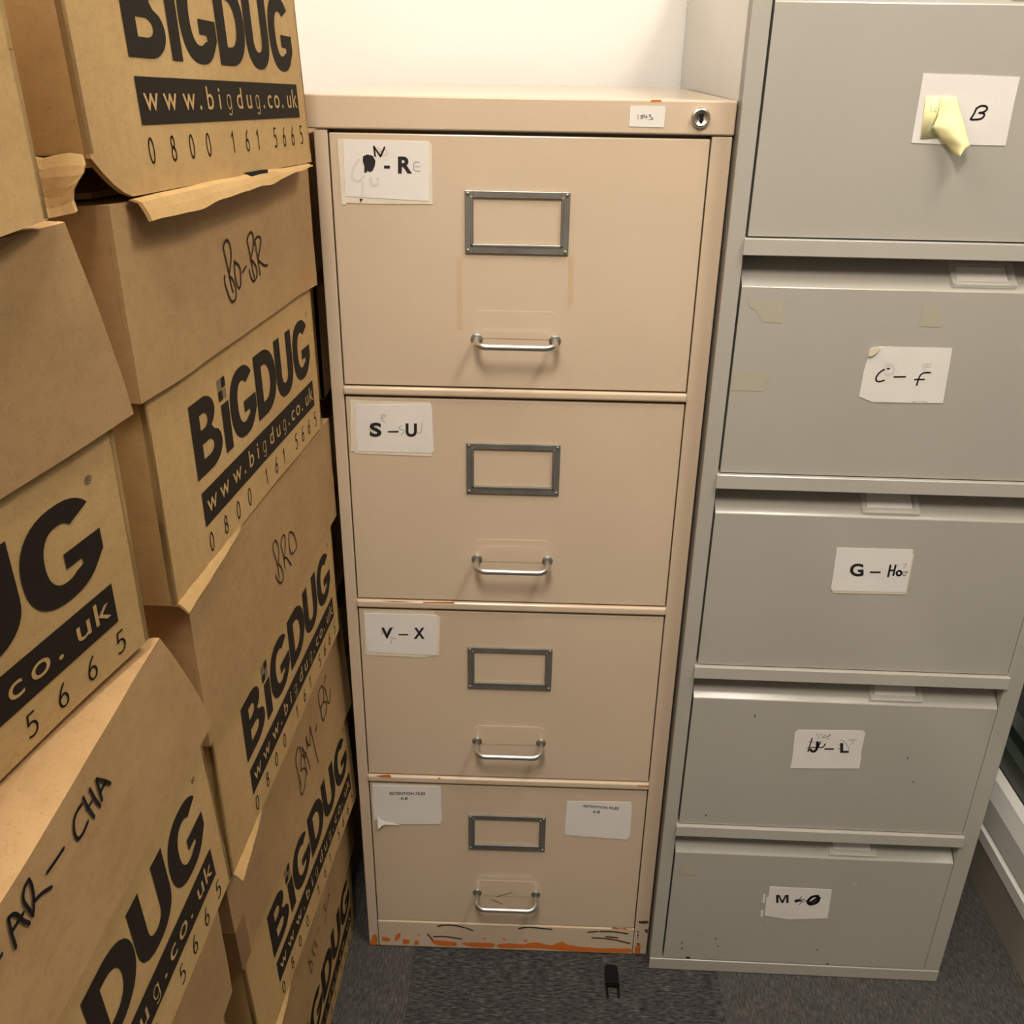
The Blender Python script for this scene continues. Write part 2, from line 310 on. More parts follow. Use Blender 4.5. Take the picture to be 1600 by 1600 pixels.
DATA = {
 'hand_bobr': [[(0.176,0.2467),(0.176,0.2486),(0.1806,0.2521),(0.1858,0.253),(0.1905,0.2507),(0.193,0.2457),(0.1921,0.2393),(0.1882,0.2323),(0.183,0.2256),(0.1822,0.2231)],[(0.176,0.2467),(0.1782,0.2395),(0.1806,0.2307),(0.1823,0.2234),(0.1839,0.2159),(0.1864,0.2088)],[(0.1822,0.2231),(0.1882,0.22),(0.193,0.2134),(0.1937,0.2069),(0.1907,0.2026),(0.1837,0.2013),(0.1783,0.204),(0.1736,0.2107),(0.1701,0.2184),(0.1697,0.2231),(0.1717,0.2258)],[(0.1989,0.234),(0.1971,0.2281),(0.1962,0.2215),(0.1978,0.2145),(0.2019,0.2094),(0.2073,0.2118),(0.2102,0.2192),(0.2104,0.225),(0.2073,0.2289),(0.201,0.2318),(0.1975,0.2323)],[(0.2158,0.221),(0.221,0.2228),(0.2274,0.2249)],[(0.2369,0.2441),(0.2374,0.2465),(0.2429,0.2502),(0.249,0.2516),(0.2537,0.2493),(0.2544,0.2442),(0.2516,0.2386),(0.2466,0.2333),(0.2408,0.2282)],[(0.2374,0.2433),(0.2398,0.2368),(0.2417,0.2285),(0.2435,0.2197),(0.2462,0.2111)],[(0.2416,0.2281),(0.2491,0.2244),(0.2546,0.219),(0.2545,0.2138),(0.2508,0.2104),(0.2429,0.2086),(0.2382,0.2115),(0.2352,0.2165),(0.2349,0.2211)],[(0.2572,0.2406),(0.2586,0.2432),(0.2645,0.2452),(0.271,0.2448),(0.2753,0.2425),(0.2733,0.2377),(0.2672,0.2314),(0.2612,0.2261)],[(0.2582,0.2412),(0.2598,0.2339),(0.2617,0.225),(0.2623,0.2172),(0.2627,0.2109)],[(0.2623,0.2244),(0.2696,0.2212),(0.277,0.2178),(0.2835,0.2165),(0.2872,0.2169)]],
 'hand_bro': [[(0.1989,0.246),(0.1994,0.2494),(0.2024,0.252),(0.2084,0.2527),(0.2129,0.2491),(0.2158,0.2426),(0.2158,0.2356),(0.2132,0.2289),(0.2095,0.2247)],[(0.1989,0.246),(0.2021,0.2388),(0.2059,0.229),(0.2078,0.2199),(0.2082,0.2083)],[(0.2094,0.2245),(0.2157,0.2191),(0.221,0.2106),(0.2217,0.2039),(0.2181,0.2001),(0.211,0.2015),(0.2052,0.2062),(0.2006,0.212),(0.1978,0.2184)],[(0.2249,0.239),(0.2277,0.2428),(0.2323,0.2452),(0.2376,0.245),(0.2408,0.2411),(0.2404,0.2346),(0.2372,0.2286),(0.2327,0.2222),(0.2302,0.2197)],[(0.2249,0.239),(0.2274,0.2311),(0.2295,0.222),(0.2301,0.2149),(0.2295,0.2087)],[(0.2304,0.2201),(0.2341,0.2196),(0.2392,0.2165),(0.2449,0.2102),(0.2528,0.2006)],[(0.2579,0.2386),(0.2547,0.2363),(0.2527,0.2305),(0.2521,0.222),(0.2546,0.2154),(0.2576,0.2122),(0.2658,0.2102),(0.2756,0.2098),(0.2783,0.2129),(0.2765,0.2197),(0.2721,0.2283),(0.266,0.2344),(0.2578,0.2384)]],
 'hand_baybi': [[(0.2131,0.2444),(0.2146,0.2516),(0.2223,0.2577),(0.2289,0.2575),(0.2341,0.2499),(0.2322,0.2378),(0.227,0.2297),(0.2233,0.2252)],[(0.2131,0.2444),(0.215,0.2295),(0.2177,0.2162),(0.2191,0.2038)],[(0.2233,0.2252),(0.2352,0.2207),(0.2405,0.2127),(0.2364,0.2034),(0.226,0.1956),(0.217,0.1949),(0.2129,0.2015),(0.2136,0.2108),(0.216,0.2163)],[(0.2404,0.2487),(0.2426,0.2297),(0.2438,0.2038)],[(0.2404,0.2487),(0.2477,0.2332),(0.2534,0.2175),(0.256,0.2028)],[(0.2368,0.2404),(0.2434,0.2315),(0.2538,0.231)],[(0.2593,0.2516),(0.261,0.2392),(0.2668,0.2317),(0.2708,0.2368),(0.2773,0.2532)],[(0.2773,0.2532),(0.2804,0.2333),(0.2836,0.2106),(0.2878,0.1879)],[(0.2568,0.2337),(0.2594,0.2478)],[(0.2934,0.2331),(0.2978,0.2344),(0.3019,0.2377)],[(0.325,0.239),(0.3233,0.253),(0.323,0.2658),(0.3298,0.2725),(0.3413,0.2717),(0.3459,0.2642),(0.3436,0.2542),(0.3386,0.2474)],[(0.3386,0.2474),(0.3269,0.2479),(0.3244,0.2394),(0.328,0.2258),(0.3394,0.2261),(0.3494,0.2321),(0.3483,0.2419),(0.3369,0.2479)],[(0.3515,0.263),(0.355,0.2477),(0.3562,0.2364),(0.3619,0.2305),(0.3689,0.2368),(0.3749,0.2459)],[(0.3517,0.2699),(0.3574,0.2719),(0.3617,0.2754)]],
 'hand_archa': [[(0.1982,0.2588),(0.1967,0.2497),(0.1959,0.2385)],[(0.1982,0.2588),(0.2016,0.2574),(0.2045,0.2535),(0.2069,0.2462),(0.2105,0.2394)],[(0.1973,0.2498),(0.2026,0.2497),(0.2093,0.2498)],[(0.2202,0.262),(0.2154,0.2611),(0.2118,0.2561),(0.2134,0.2467),(0.2147,0.2404)],[(0.2202,0.262),(0.2208,0.2567),(0.2191,0.2493),(0.2156,0.2421)],[(0.2186,0.247),(0.2264,0.2444),(0.2346,0.2395)],[(0.2348,0.2509),(0.2439,0.2501),(0.2534,0.2497)],[(0.2796,0.2576),(0.2742,0.2581),(0.2688,0.256),(0.2657,0.2496),(0.2667,0.2426),(0.2728,0.241),(0.2803,0.2431)],[(0.2821,0.2603),(0.2836,0.2506),(0.2868,0.2393)],[(0.2901,0.2593),(0.292,0.2501),(0.2952,0.2399)],[(0.2827,0.2505),(0.2914,0.2506)],[(0.2986,0.2589),(0.2986,0.2505),(0.2985,0.2416)],[(0.2986,0.2589),(0.305,0.2518),(0.3111,0.2434)],[(0.2982,0.2479),(0.3035,0.2487),(0.3075,0.2483)],[(0.1814,0.2465),(0.1865,0.2466)]],
 'hand_btibi': [[(0.1721,0.2474),(0.1695,0.2395),(0.1804,0.229),(0.1842,0.2147),(0.1753,0.2129),(0.1731,0.2254),(0.1713,0.2387)],[(0.1882,0.2404),(0.1977,0.2179)],[(0.1882,0.2404),(0.2029,0.241)],[(0.2029,0.241),(0.2103,0.2198)],[(0.2208,0.2369),(0.2266,0.2415)],[(0.2614,0.2461),(0.2639,0.232),(0.2738,0.2267),(0.2768,0.232)],[(0.2722,0.2214),(0.2675,0.2137),(0.258,0.2129)],[(0.2852,0.2257),(0.2861,0.2362),(0.2936,0.2295)]],
 'd1_paper': [[(0.0338,1.2528),(0.1281,1.2521),(0.1271,1.1895),(0.0327,1.1929)],[(0.0271,1.2531),(0.1286,1.2526),(0.1316,1.2481),(0.1311,1.1862),(0.0632,1.1852),(0.0333,1.1858),(0.0329,1.1837),(0.0281,1.1838)]],
 'd1_blot': [[(0.0549,1.2358),(0.0599,1.2379),(0.0657,1.2365),(0.0686,1.2315),(0.0676,1.2259),(0.0649,1.2208),(0.0614,1.2193),(0.059,1.2211),(0.0584,1.2188),(0.0554,1.2187),(0.056,1.2248),(0.0544,1.2303)],[(0.0779,1.2266),(0.0846,1.2265),(0.0845,1.2234),(0.0778,1.2235)],[(0.0485,1.1906),(0.0525,1.1904),(0.0495,1.1869)]],
 'd1_N': [[(0.0676,1.2461),(0.0684,1.2359)],[(0.0676,1.2459),(0.0744,1.236)],[(0.0744,1.236),(0.0794,1.2456)]],
 'd1_red': [[(0.071,1.2457),(0.0747,1.2417),(0.0707,1.2389),(0.0796,1.2427),(0.0824,1.2391),(0.0774,1.2371),(0.0748,1.244)]],
 'd1_E': [[(0.1173,1.2305),(0.1129,1.2309),(0.1108,1.2267),(0.1117,1.2221),(0.118,1.2211)],[(0.1118,1.226),(0.1182,1.2259)]],
 'd1_faint': [[(0.0508,1.233),(0.0439,1.2236),(0.0418,1.2134),(0.0485,1.2093),(0.0553,1.2155)],[(0.0535,1.2098),(0.0517,1.1938)],[(0.0626,1.2137),(0.0632,1.2063),(0.0692,1.2064),(0.0705,1.2139)]],
 'd1_R': [[(0.0938,1.2363),(0.1095,1.2366),(0.1089,1.2188),(0.0932,1.2185)]],
 'd2_paper': [[(0.0314,0.9457),(0.1242,0.9488),(0.1252,0.9426),(0.1263,0.8855),(0.1224,0.8838),(0.0307,0.8842),(0.0296,0.9004),(0.0286,0.9084)],[(0.0243,0.9522),(0.048,0.9508),(0.1231,0.9511),(0.1239,0.8793),(0.0827,0.8798),(0.027,0.8808),(0.0257,0.8836),(0.0211,0.8835)]],
 'd2_dash': [[(0.0692,0.9123),(0.0828,0.9129),(0.0827,0.9106),(0.0691,0.9104)]],
 'd2_S': [[(0.047,0.9229),(0.0617,0.9232),(0.0609,0.9043),(0.0461,0.9039)]],
 'd2_U': [[(0.092,0.9231),(0.106,0.9234),(0.1055,0.9054),(0.0914,0.9051)]],
 'd2_pen': [[(0.0617,0.9236),(0.0621,0.9324),(0.0659,0.934),(0.067,0.9317),(0.0627,0.9296),(0.0659,0.9233)],[(0.0868,0.9199),(0.0837,0.9178),(0.0844,0.9155),(0.0892,0.914),(0.0887,0.9108),(0.0856,0.9068)],[(0.1061,0.9124),(0.1079,0.9097),(0.111,0.9125),(0.1128,0.9241)],[(0.0471,0.9241),(0.0496,0.9209),(0.0569,0.9155)],[(0.0451,0.9144),(0.0491,0.9105),(0.0535,0.9075)]],
 'd3_paper': [[(0.026,0.6444),(0.1232,0.6449),(0.1255,0.6427),(0.1243,0.5795),(0.0377,0.5812),(0.0291,0.5828),(0.0264,0.5901)],[(0.0247,0.648),(0.1218,0.65),(0.1232,0.6449),(0.1302,0.642),(0.1274,0.5787),(0.1164,0.5778),(0.1068,0.5747),(0.0864,0.5749),(0.0241,0.5762)]],
 'd3_dash': [[(0.0718,0.6129),(0.0852,0.6133),(0.0852,0.6113),(0.0717,0.6108)]],
 'd3_V': [[(0.0482,0.6226),(0.0642,0.6231),(0.0635,0.6052),(0.0474,0.6047)]],
 'd3_X': [[(0.0935,0.6238),(0.1084,0.6243),(0.108,0.6063),(0.0929,0.6058)]],
 'd3_pen': [[(0.0589,0.6069),(0.0639,0.6066),(0.0697,0.6045)],[(0.0631,0.6066),(0.0617,0.6006),(0.0597,0.5954)],[(0.0471,0.6157),(0.0504,0.6194),(0.0485,0.6112),(0.051,0.6149)],[(0.0549,0.616),(0.0598,0.6198),(0.0669,0.6236)]],
 'd4_paper': [[(0.0226,0.341),(0.1257,0.3436),(0.1264,0.3401),(0.1244,0.2697),(0.0633,0.2666),(0.0273,0.2713),(0.022,0.2774)],[(0.0228,0.3445),(0.1242,0.3441),(0.1266,0.2766),(0.1229,0.2722),(0.0217,0.2721),(0.0205,0.3053)]],
 'd4_curl': [[(0.0274,0.2828),(0.0315,0.2757),(0.041,0.2719),(0.0625,0.2676),(0.0376,0.2676),(0.0309,0.2615),(0.0279,0.263)]],
 'd4_text': [[(0.0481,0.3301),(0.1023,0.3323),(0.1021,0.3268),(0.0479,0.3246)],[(0.0644,0.3212),(0.0751,0.3217),(0.0749,0.3162),(0.0642,0.3158)]],
 'd4r_paper': [[(0.317,0.3229),(0.4134,0.3249),(0.4152,0.3148),(0.4162,0.2598),(0.4121,0.2501),(0.3181,0.2551),(0.3155,0.2586)]],
 'd4r_text': [[(0.342,0.3168),(0.3956,0.3145),(0.3956,0.3093),(0.342,0.3127)],[(0.3563,0.3067),(0.3674,0.3064),(0.3675,0.3013),(0.3564,0.3021)]],
 'num_paper': [[(0.3465,1.2922),(0.3845,1.2922),(0.3843,1.2709),(0.3465,1.2715)]],
 'num_pen': [[(0.3554,1.2836),(0.3555,1.2791)],[(0.3624,1.2831),(0.3588,1.2827),(0.3587,1.2818),(0.3605,1.2813),(0.3601,1.2799),(0.3579,1.2799)],[(0.3627,1.2836),(0.3619,1.2813),(0.3658,1.2814)],[(0.3646,1.2827),(0.3649,1.2796)],[(0.3672,1.2831),(0.369,1.2836),(0.368,1.2817),(0.3706,1.2808),(0.3715,1.2794),(0.3675,1.2787)]],
 'g1_paper': [[(0.1806,1.3288),(0.2261,1.3282),(0.279,1.3269),(0.2786,1.3012),(0.2794,1.2608),(0.2157,1.2609),(0.1812,1.2618)]],
 'g1_pen': [[(0.2413,1.296),(0.2394,1.2898),(0.2373,1.2859)],[(0.2412,1.2964),(0.2456,1.2988),(0.2506,1.2985),(0.2524,1.2958),(0.2493,1.2931),(0.245,1.2922)],[(0.245,1.2922),(0.2501,1.2915),(0.2504,1.2885),(0.2468,1.2861),(0.2382,1.2855)]],
 'note_pen': [[(0.195,1.2975),(0.1943,1.2945),(0.1961,1.2918)],[(0.2001,1.2965),(0.198,1.2945),(0.1992,1.2926),(0.2008,1.293)],[(0.2024,1.2934),(0.2026,1.2961),(0.2039,1.2942),(0.2043,1.2962),(0.2052,1.2935)],[(0.2064,1.2958),(0.2065,1.2931)],[(0.2076,1.2958),(0.2078,1.2931),(0.2094,1.2932)]],
 'note_flat': [[(0.1873,1.3074),(0.2101,1.3079),(0.2087,1.2908),(0.1978,1.279),(0.2076,1.2674),(0.1895,1.2663)]],
 'note_rows': [[(0.2027,1.3078),(0.2019,1.2876),(0.1992,1.2783),(0.2085,1.2674),(0.2166,1.2605),(0.2252,1.2511)],[(0.2175,1.3075),(0.2237,1.2919),(0.2288,1.2796),(0.2333,1.2679),(0.2363,1.2612),(0.2271,1.2507)]],
 'g2_paper': [[(0.1866,1.0416),(0.27,1.0418),(0.2711,1.02),(0.2728,0.9752),(0.2344,0.9745),(0.1898,0.9744),(0.1739,0.9808),(0.174,1.0108),(0.1757,1.0304)]],
 'g2_corner': [[(0.1754,1.0325),(0.1777,1.0394),(0.1864,1.0408),(0.1856,1.0364),(0.182,1.0322),(0.1762,1.03)]],
 'g2_pen': [[(0.2026,1.0157),(0.1977,1.0147),(0.1922,1.0104),(0.1896,1.0046),(0.1908,1.0005),(0.1948,0.9998),(0.1997,1.0016)],[(0.2103,1.0058),(0.2232,1.0064)],[(0.2508,1.0121),(0.2445,1.0119),(0.2403,1.0093),(0.2387,1.0035),(0.2381,0.9964)],[(0.2344,1.0034),(0.2457,1.0038)]],
 'g2_small': [[(0.2366,0.9754),(0.2375,0.9768),(0.2386,0.9752)],[(0.2395,0.9769),(0.2402,0.9752),(0.2411,0.9768)],[(0.2423,0.977),(0.2428,0.9753)],[(0.2454,0.9754),(0.2454,0.9771),(0.2465,0.9768)],[(0.2475,0.9765),(0.2481,0.9755),(0.2487,0.9768)],[(0.2501,0.9755),(0.2502,0.9769),(0.2517,0.9756)],[(0.2522,0.9769),(0.2533,0.9756),(0.2538,0.977)]],
 'g2_faint': [[(0.1962,1.0229),(0.2079,1.0232),(0.2108,1.0077),(0.199,1.0073)],[(0.2391,1.0236),(0.25,1.0239),(0.2517,1.0154),(0.2408,1.0151)]],
 'g3_paper': [[(0.1798,0.7796),(0.2756,0.7801),(0.2762,0.7711),(0.278,0.7178),(0.1852,0.7164),(0.1816,0.7194)],[(0.1799,0.7792),(0.2783,0.7738),(0.279,0.7143),(0.1857,0.7129),(0.1817,0.719)]],
 'g3_G': [[(0.1997,0.7574),(0.2169,0.758),(0.2201,0.7394),(0.2028,0.7387)]],
 'g3_dash': [[(0.227,0.747),(0.2406,0.7473),(0.2405,0.7449),(0.2269,0.7446)]],
 'g3_pen': [[(0.2512,0.7567),(0.2512,0.74)],[(0.2577,0.7569),(0.2574,0.742)],[(0.2511,0.7492),(0.2575,0.7495)],[(0.2633,0.7492),(0.261,0.747),(0.262,0.7435),(0.2649,0.7422),(0.2671,0.745),(0.2657,0.7484),(0.2633,0.7492)]],
 'g3_thin': [[(0.2671,0.759),(0.2709,0.7592),(0.2683,0.7529)],[(0.2673,0.7481),(0.2741,0.7483),(0.2713,0.7429),(0.2684,0.7463),(0.275,0.7475)],[(0.269,0.7428),(0.2737,0.7421)]],
 'g4_paper': [[(0.1721,0.4905),(0.2607,0.4933),(0.2652,0.4901),(0.2653,0.457),(0.267,0.4451),(0.2676,0.427),(0.2106,0.4241),(0.1702,0.4226),(0.1705,0.4323),(0.1704,0.4444),(0.168,0.4864)]],
 'g4_J': [[(0.2016,0.4708),(0.2024,0.4599),(0.1986,0.4538),(0.193,0.4575)],[(0.2021,0.4698),(0.2033,0.462)]],
 'g4_pen': [[(0.1932,0.4773),(0.1908,0.4534)],[(0.191,0.4604),(0.2033,0.462)],[(0.2058,0.4715),(0.2044,0.465),(0.2032,0.4629)],[(0.2129,0.4684),(0.2103,0.4623),(0.2049,0.462)]],
 'g4_thin': [[(0.1886,0.4712),(0.1989,0.4707)],[(0.1863,0.4596),(0.192,0.4584)],[(0.2331,0.4768),(0.2391,0.4736),(0.2448,0.465),(0.2477,0.4592)],[(0.2307,0.4623),(0.235,0.46)],[(0.2306,0.4682),(0.2346,0.4675)],[(0.2433,0.4768),(0.2548,0.4778)],[(0.2498,0.4771),(0.2514,0.4722),(0.2474,0.4681)],[(0.1979,0.4863),(0.203,0.4768)],[(0.2032,0.4861),(0.2078,0.479)],[(0.2083,0.481),(0.2109,0.484),(0.2117,0.4792),(0.2078,0.479)],[(0.2137,0.4812),(0.2169,0.4853),(0.2177,0.4829),(0.2131,0.4802),(0.2171,0.4765)]],
 'g4_dash': [[(0.2131,0.4607),(0.2263,0.4612),(0.2264,0.4587),(0.2131,0.4583)]],
 'g4_L': [[(0.2333,0.4708),(0.2453,0.4714),(0.2481,0.4544),(0.236,0.4538)]],
 'g5_paper': [[(0.1711,0.1915),(0.2659,0.1906),(0.2685,0.1298),(0.2089,0.1239),(0.171,0.1295),(0.1689,0.1678),(0.1717,0.1713)]],
 'g5_bits': [[(0.164,0.1752),(0.166,0.1753),(0.1675,0.1566),(0.1634,0.1575)],[(0.1643,0.1408),(0.1676,0.1405),(0.1685,0.1265),(0.1648,0.1274)]],
 'g5_M': [[(0.1827,0.1752),(0.2017,0.1764),(0.204,0.1594),(0.185,0.1583)]],
 'g5_blot': [[(0.2113,0.1648),(0.2155,0.1684),(0.2204,0.1676),(0.2257,0.1646),(0.2187,0.1631),(0.215,0.1606)]],
 'g5_ring': [[(0.2328,0.165),(0.2371,0.1735),(0.2447,0.1762),(0.2486,0.1715),(0.2473,0.1637),(0.2409,0.1589),(0.2352,0.1596),(0.2327,0.1656)],[(0.2366,0.1608),(0.2468,0.1725)]],
 'g5_pen': [[(0.2219,0.1743),(0.2198,0.1664),(0.2265,0.1702)],[(0.2276,0.168),(0.22,0.1565)],[(0.2366,0.1553),(0.2521,0.1744)],[(0.2281,0.1642),(0.2326,0.1661)],[(0.245,0.179),(0.2491,0.1781)]],
 'g5_thin': [[(0.1994,0.1463),(0.1991,0.1306)],[(0.204,0.1477),(0.1994,0.1374),(0.2084,0.1335)],[(0.2141,0.1389),(0.2197,0.1392)],[(0.1782,0.1672),(0.1817,0.1708),(0.1801,0.1652)]],
 'scuff': [[(0.1162,0.0514),(0.1294,0.0548),(0.1458,0.0542),(0.1605,0.0499)],[(0.1638,0.0492),(0.1736,0.0442)],[(0.2489,0.0524),(0.2636,0.0563),(0.2832,0.0549),(0.3028,0.0532)],[(0.1092,0.0272),(0.129,0.0282),(0.1554,0.0239)],[(0.3812,0.0524),(0.404,0.0526),(0.427,0.0491)],[(0.3689,0.0371),(0.3984,0.0358),(0.4317,0.0273)],[(0.3617,0.0496),(0.3779,0.0522)],[(0.3916,0.041),(0.4113,0.0392)],[(0.0994,0.0323),(0.1073,0.0188)],[(0.2044,0.1139),(0.2206,0.105)],[(0.2124,0.1204),(0.2363,0.1312)]],
 'scuff2': [[(0.4419,0.0771),(0.4573,0.0787),(0.4584,0.0733),(0.4482,0.0711),(0.4436,0.0717)],[(0.4531,0.0577),(0.4581,0.0598),(0.4582,0.0497),(0.4555,0.0514)],[(0.4423,0.0544),(0.4442,0.0545),(0.4445,0.0509),(0.4425,0.0508)],[(0.4421,0.0471),(0.4447,0.0473),(0.4447,0.0436),(0.4427,0.0435)],[(0.4429,0.0269),(0.4475,0.0272),(0.4472,0.0216),(0.4439,0.0219)],[(0.4426,0.0407),(0.4442,0.0408),(0.4444,0.0381),(0.4428,0.038)]],
 'rust': [[(0.1057,0.0187),(0.1255,0.0178),(0.1454,0.0151),(0.1436,0.0066),(0.1187,0.0063),(0.1089,0.0114)],[(0.1537,0.0136),(0.1785,0.0167),(0.2083,0.0163),(0.205,0.0068),(0.1719,0.0061)],[(0.2149,0.0148),(0.238,0.0178),(0.2578,0.016),(0.2709,0.0213),(0.2908,0.0194),(0.304,0.0164),(0.3202,0.0264),(0.3303,0.0186),(0.3634,0.0147),(0.3997,0.0137),(0.4325,0.0153),(0.4316,0.005),(0.3706,0.0038),(0.3209,0.0051),(0.2712,0.0082),(0.2183,0.0056)],[(0.0229,0.0211),(0.0345,0.0208),(0.0352,0.0134),(0.0258,0.012)],[(0.0463,0.0274),(0.0531,0.0319),(0.0528,0.0217),(0.0441,0.0129)],[(0.0566,0.0172),(0.0675,0.0168),(0.0673,0.0094),(0.0596,0.0071)],[(0.0774,0.0155),(0.0841,0.0167),(0.0839,0.0083),(0.0761,0.0056)],[(0.1901,0.0284),(0.195,0.0286),(0.1944,0.0249)],[(0.223,0.0291),(0.2286,0.0266),(0.2247,0.0245)],[(0.0828,0.0315),(0.0861,0.0316),(0.0847,0.0279)],[(0.2543,0.0269),(0.2622,0.0264),(0.261,0.0226)],[(0.0078,0.025),(0.0138,0.0263),(0.0138,0.0049),(0.0021,0.0024),(0.0045,0.0114)],[(0.442,0.0204),(0.4485,0.0217),(0.4492,0.003),(0.4408,0.0003)],[(0.4002,0.0615),(0.4327,0.0613),(0.4361,0.0591),(0.4003,0.0588)]],
 'rustrail': [[(0.0483,0.6672),(0.0746,0.6673),(0.0975,0.6665),(0.0647,0.6662)],[(0.1074,0.6668),(0.15,0.6682),(0.1499,0.6663),(0.1073,0.6657)]],
 'rustrail2': [[(0.0288,0.3633),(0.0505,0.366),(0.0521,0.3605),(0.0359,0.3608)],[(0.1226,0.3634),(0.1262,0.363),(0.1254,0.3603),(0.1225,0.3606)],[(0.4205,0.3607),(0.4366,0.3604),(0.4368,0.3581),(0.4207,0.3584)]],
 'residue': [[(0.158,1.1277),(0.1632,1.1278),(0.1633,1.0446),(0.1579,1.0445)],[(0.2871,1.1318),(0.2923,1.1312),(0.2937,1.0803),(0.2887,1.0726)]],
 'gresidue2': [[(0.031,1.0914),(0.071,1.0901),(0.0721,1.0658),(0.0486,1.0667),(0.0411,1.0799),(0.0327,1.0833)],[(0.2279,1.0896),(0.2472,1.0901),(0.2521,1.0659),(0.2268,1.066)],[(0.0246,1.0074),(0.0659,1.0062),(0.0605,0.984),(0.0235,0.9838)]],
 'gresidue5': [[(0.293,0.2093),(0.3038,0.2087),(0.3034,0.1993),(0.2936,0.2001)],[(0.0326,0.2298),(0.057,0.2285),(0.0571,0.2074),(0.0316,0.2086)],[(0.1646,0.1117),(0.1698,0.1106),(0.1686,0.1035),(0.1645,0.1047)]],
 'gspecks5': [[(0.0472,0.0634),(0.0491,0.0635),(0.0494,0.0603),(0.0475,0.0602)],[(0.0483,0.051),(0.0506,0.0512),(0.0509,0.0479),(0.0486,0.0478)],[(0.0993,0.0759),(0.1015,0.076),(0.1019,0.0728),(0.0996,0.0727)],[(0.1048,0.0595),(0.1063,0.0596),(0.1067,0.0564),(0.1052,0.0563)],[(0.0578,0.0314),(0.064,0.0307),(0.0636,0.0263),(0.0589,0.0271)],[(0.2823,0.0307),(0.2849,0.0309),(0.2854,0.0276),(0.2828,0.0274)],[(0.2617,0.061),(0.2636,0.0611),(0.264,0.0584),(0.2621,0.0583)]],
 'gspecks4': [[(0.3305,0.4496),(0.3325,0.4497),(0.3329,0.4475),(0.3309,0.4474)],[(0.3464,0.4074),(0.3484,0.4075),(0.3488,0.4053),(0.3468,0.4052)],[(0.0586,0.3291),(0.0607,0.3292),(0.0609,0.3269),(0.0588,0.3268)],[(0.1082,0.5141),(0.1095,0.5142),(0.1098,0.5092),(0.1085,0.5092)]],
}


# ---------------------------------------------------------------- room shell
XL, XR, YB, YF, ZC = -.56, 1.064, .548, -3.6, 2.45
bm = bm_new(); add_box(bm, XL-.1, XR+.15, YF-.1, YB+.1, -.08, 0); struct('floor', bm, 'carpet')
bm = bm_new(); add_box(bm, XL-.1, XR+.15, YF-.1, YB+.1, ZC, ZC+.08); struct('ceiling', bm, 'ceiling')
bm = bm_new(); add_box(bm, XL-.1, XR+.15, YB, YB+.1, 0, ZC); struct('wall_back', bm, 'wall')
bm = bm_new(); add_box(bm, XL-.1, XR+.15, YF-.1, YF, 0, ZC); struct('wall_front', bm, 'wall')
bm = bm_new(); add_box(bm, XL-.1, XL, YF, YB, 0, ZC); struct('wall_left', bm, 'wall')
bm = bm_new(); add_box(bm, XR+.03, XR+.15, YF, YB, 2.1, ZC); add_box(bm, XR+.03, XR+.15, YF, YB, 0, .20); struct('wall_right', bm, 'wall')
bm = bm_new(); add_box(bm, XR, XR+.03, YF, YB, 0, .093, 0, .001); struct('baseboard_right', bm, 'taupe')
bm = bm_new()   # moulded white trim: small bead on the skirting, then a stepped sill under the glass
prof = [(XR+.03, .0932), (XR-.002, .0932), (XR-.002, .116), (XR+.004, .120), (XR+.008, .120), (XR+.008, .124), (XR+.002, .126), (XR+.002, .178), (XR+.012, .208), (XR+.03, .210)]
add_prism(bm, [(x, YF, z) for x, z in prof], (0, YB-YF, 0)); fix_normals(bm); struct('trim_1', bm, 'white')
bm = bm_new(); add_box(bm, XR+.05, XR+.056, YF, YB, .24, 2.06); w = struct('window_1', bm, 'glass')
bm = bm_new()
add_box(bm, XR+.031, XR+.075, YF, YB, .2105, .256, 0, .002)  # dark green strip along the foot of the glass
add_box(bm, XR+.031, XR+.075, YF, YB, 2.05, 2.099, 0, .002)
for yy in (-1.6, -.45): add_box(bm, XR+.031, XR+.075, yy-.02, yy+.02, .256, 2.05, 0, .002)
obj('window_frame', bm, 'green_frame', w)

# ---------------------------------------------------------------- beige filing cabinet
cab = thing('filing_cabinet', 'beige four-drawer steel filing cabinet with chrome bow handles and rust along its plinth', 'filing cabinet', (.23, .245, 0))
X0, X1 = .0012, .46
PB = lambda u, v, off: (u, -off, v)
def cobj(name, bm, mats, parent=None, smooth=False, label=None): return obj(name, bm, mats, parent or cab, smooth, label, root=cab)
DEP = .49; XA, XB = .0165, .4376
bm = bm_new()
add_box(bm, X0, X0+.0020, .0030, DEP, .001, 1.262, 0, .0006)            # side skins
add_box(bm, X1-.0020, X1, .0030, DEP, .001, 1.262, 0, .0006)
add_box(bm, X0, X1, DEP-.002, DEP, .001, 1.262)
add_box(bm, X0, XA, 0, .022, .001, 1.2625, 0, .0012)                    # front stiles
add_box(bm, XB, X1, 0, .022, .001, 1.2625, 0, .0012)
add_box(bm, XA, XB, .030, .034, .02, 1.262)                             # dark-set inner back behind the drawer gaps
for z0, z1 in ((.9577, .9706), (.6537, .6676), (.3492, .3635)): add_box(bm, XA-.0005, XB+.0005, -.0035, .02, z0+.0012, z1-.0010, 0, .003, 3)
for L in DATA['rust'][-2:]: add_flat(bm, ragged(L, .0011, 5), PB, .0006 if L[0][0] < XA or L[0][0] > XB else .0019, 1)
for L in DATA['rustrail']+DATA['rustrail2']: add_flat(bm, L, PB, .0038, 1)
for L in DATA['scuff2']: add_flat(bm, ragged(L, .0006, 3), PB, .0006, 2)
cobj('carcass', bm, ['beige', 'rust', 'scuff'])
bm = bm_new(); add_box(bm, -.0080, .4610, -.0022, DEP+.002, 1.2636, 1.2986, 0, .0022, 3); top = cobj('top_cap', bm, 'beige')
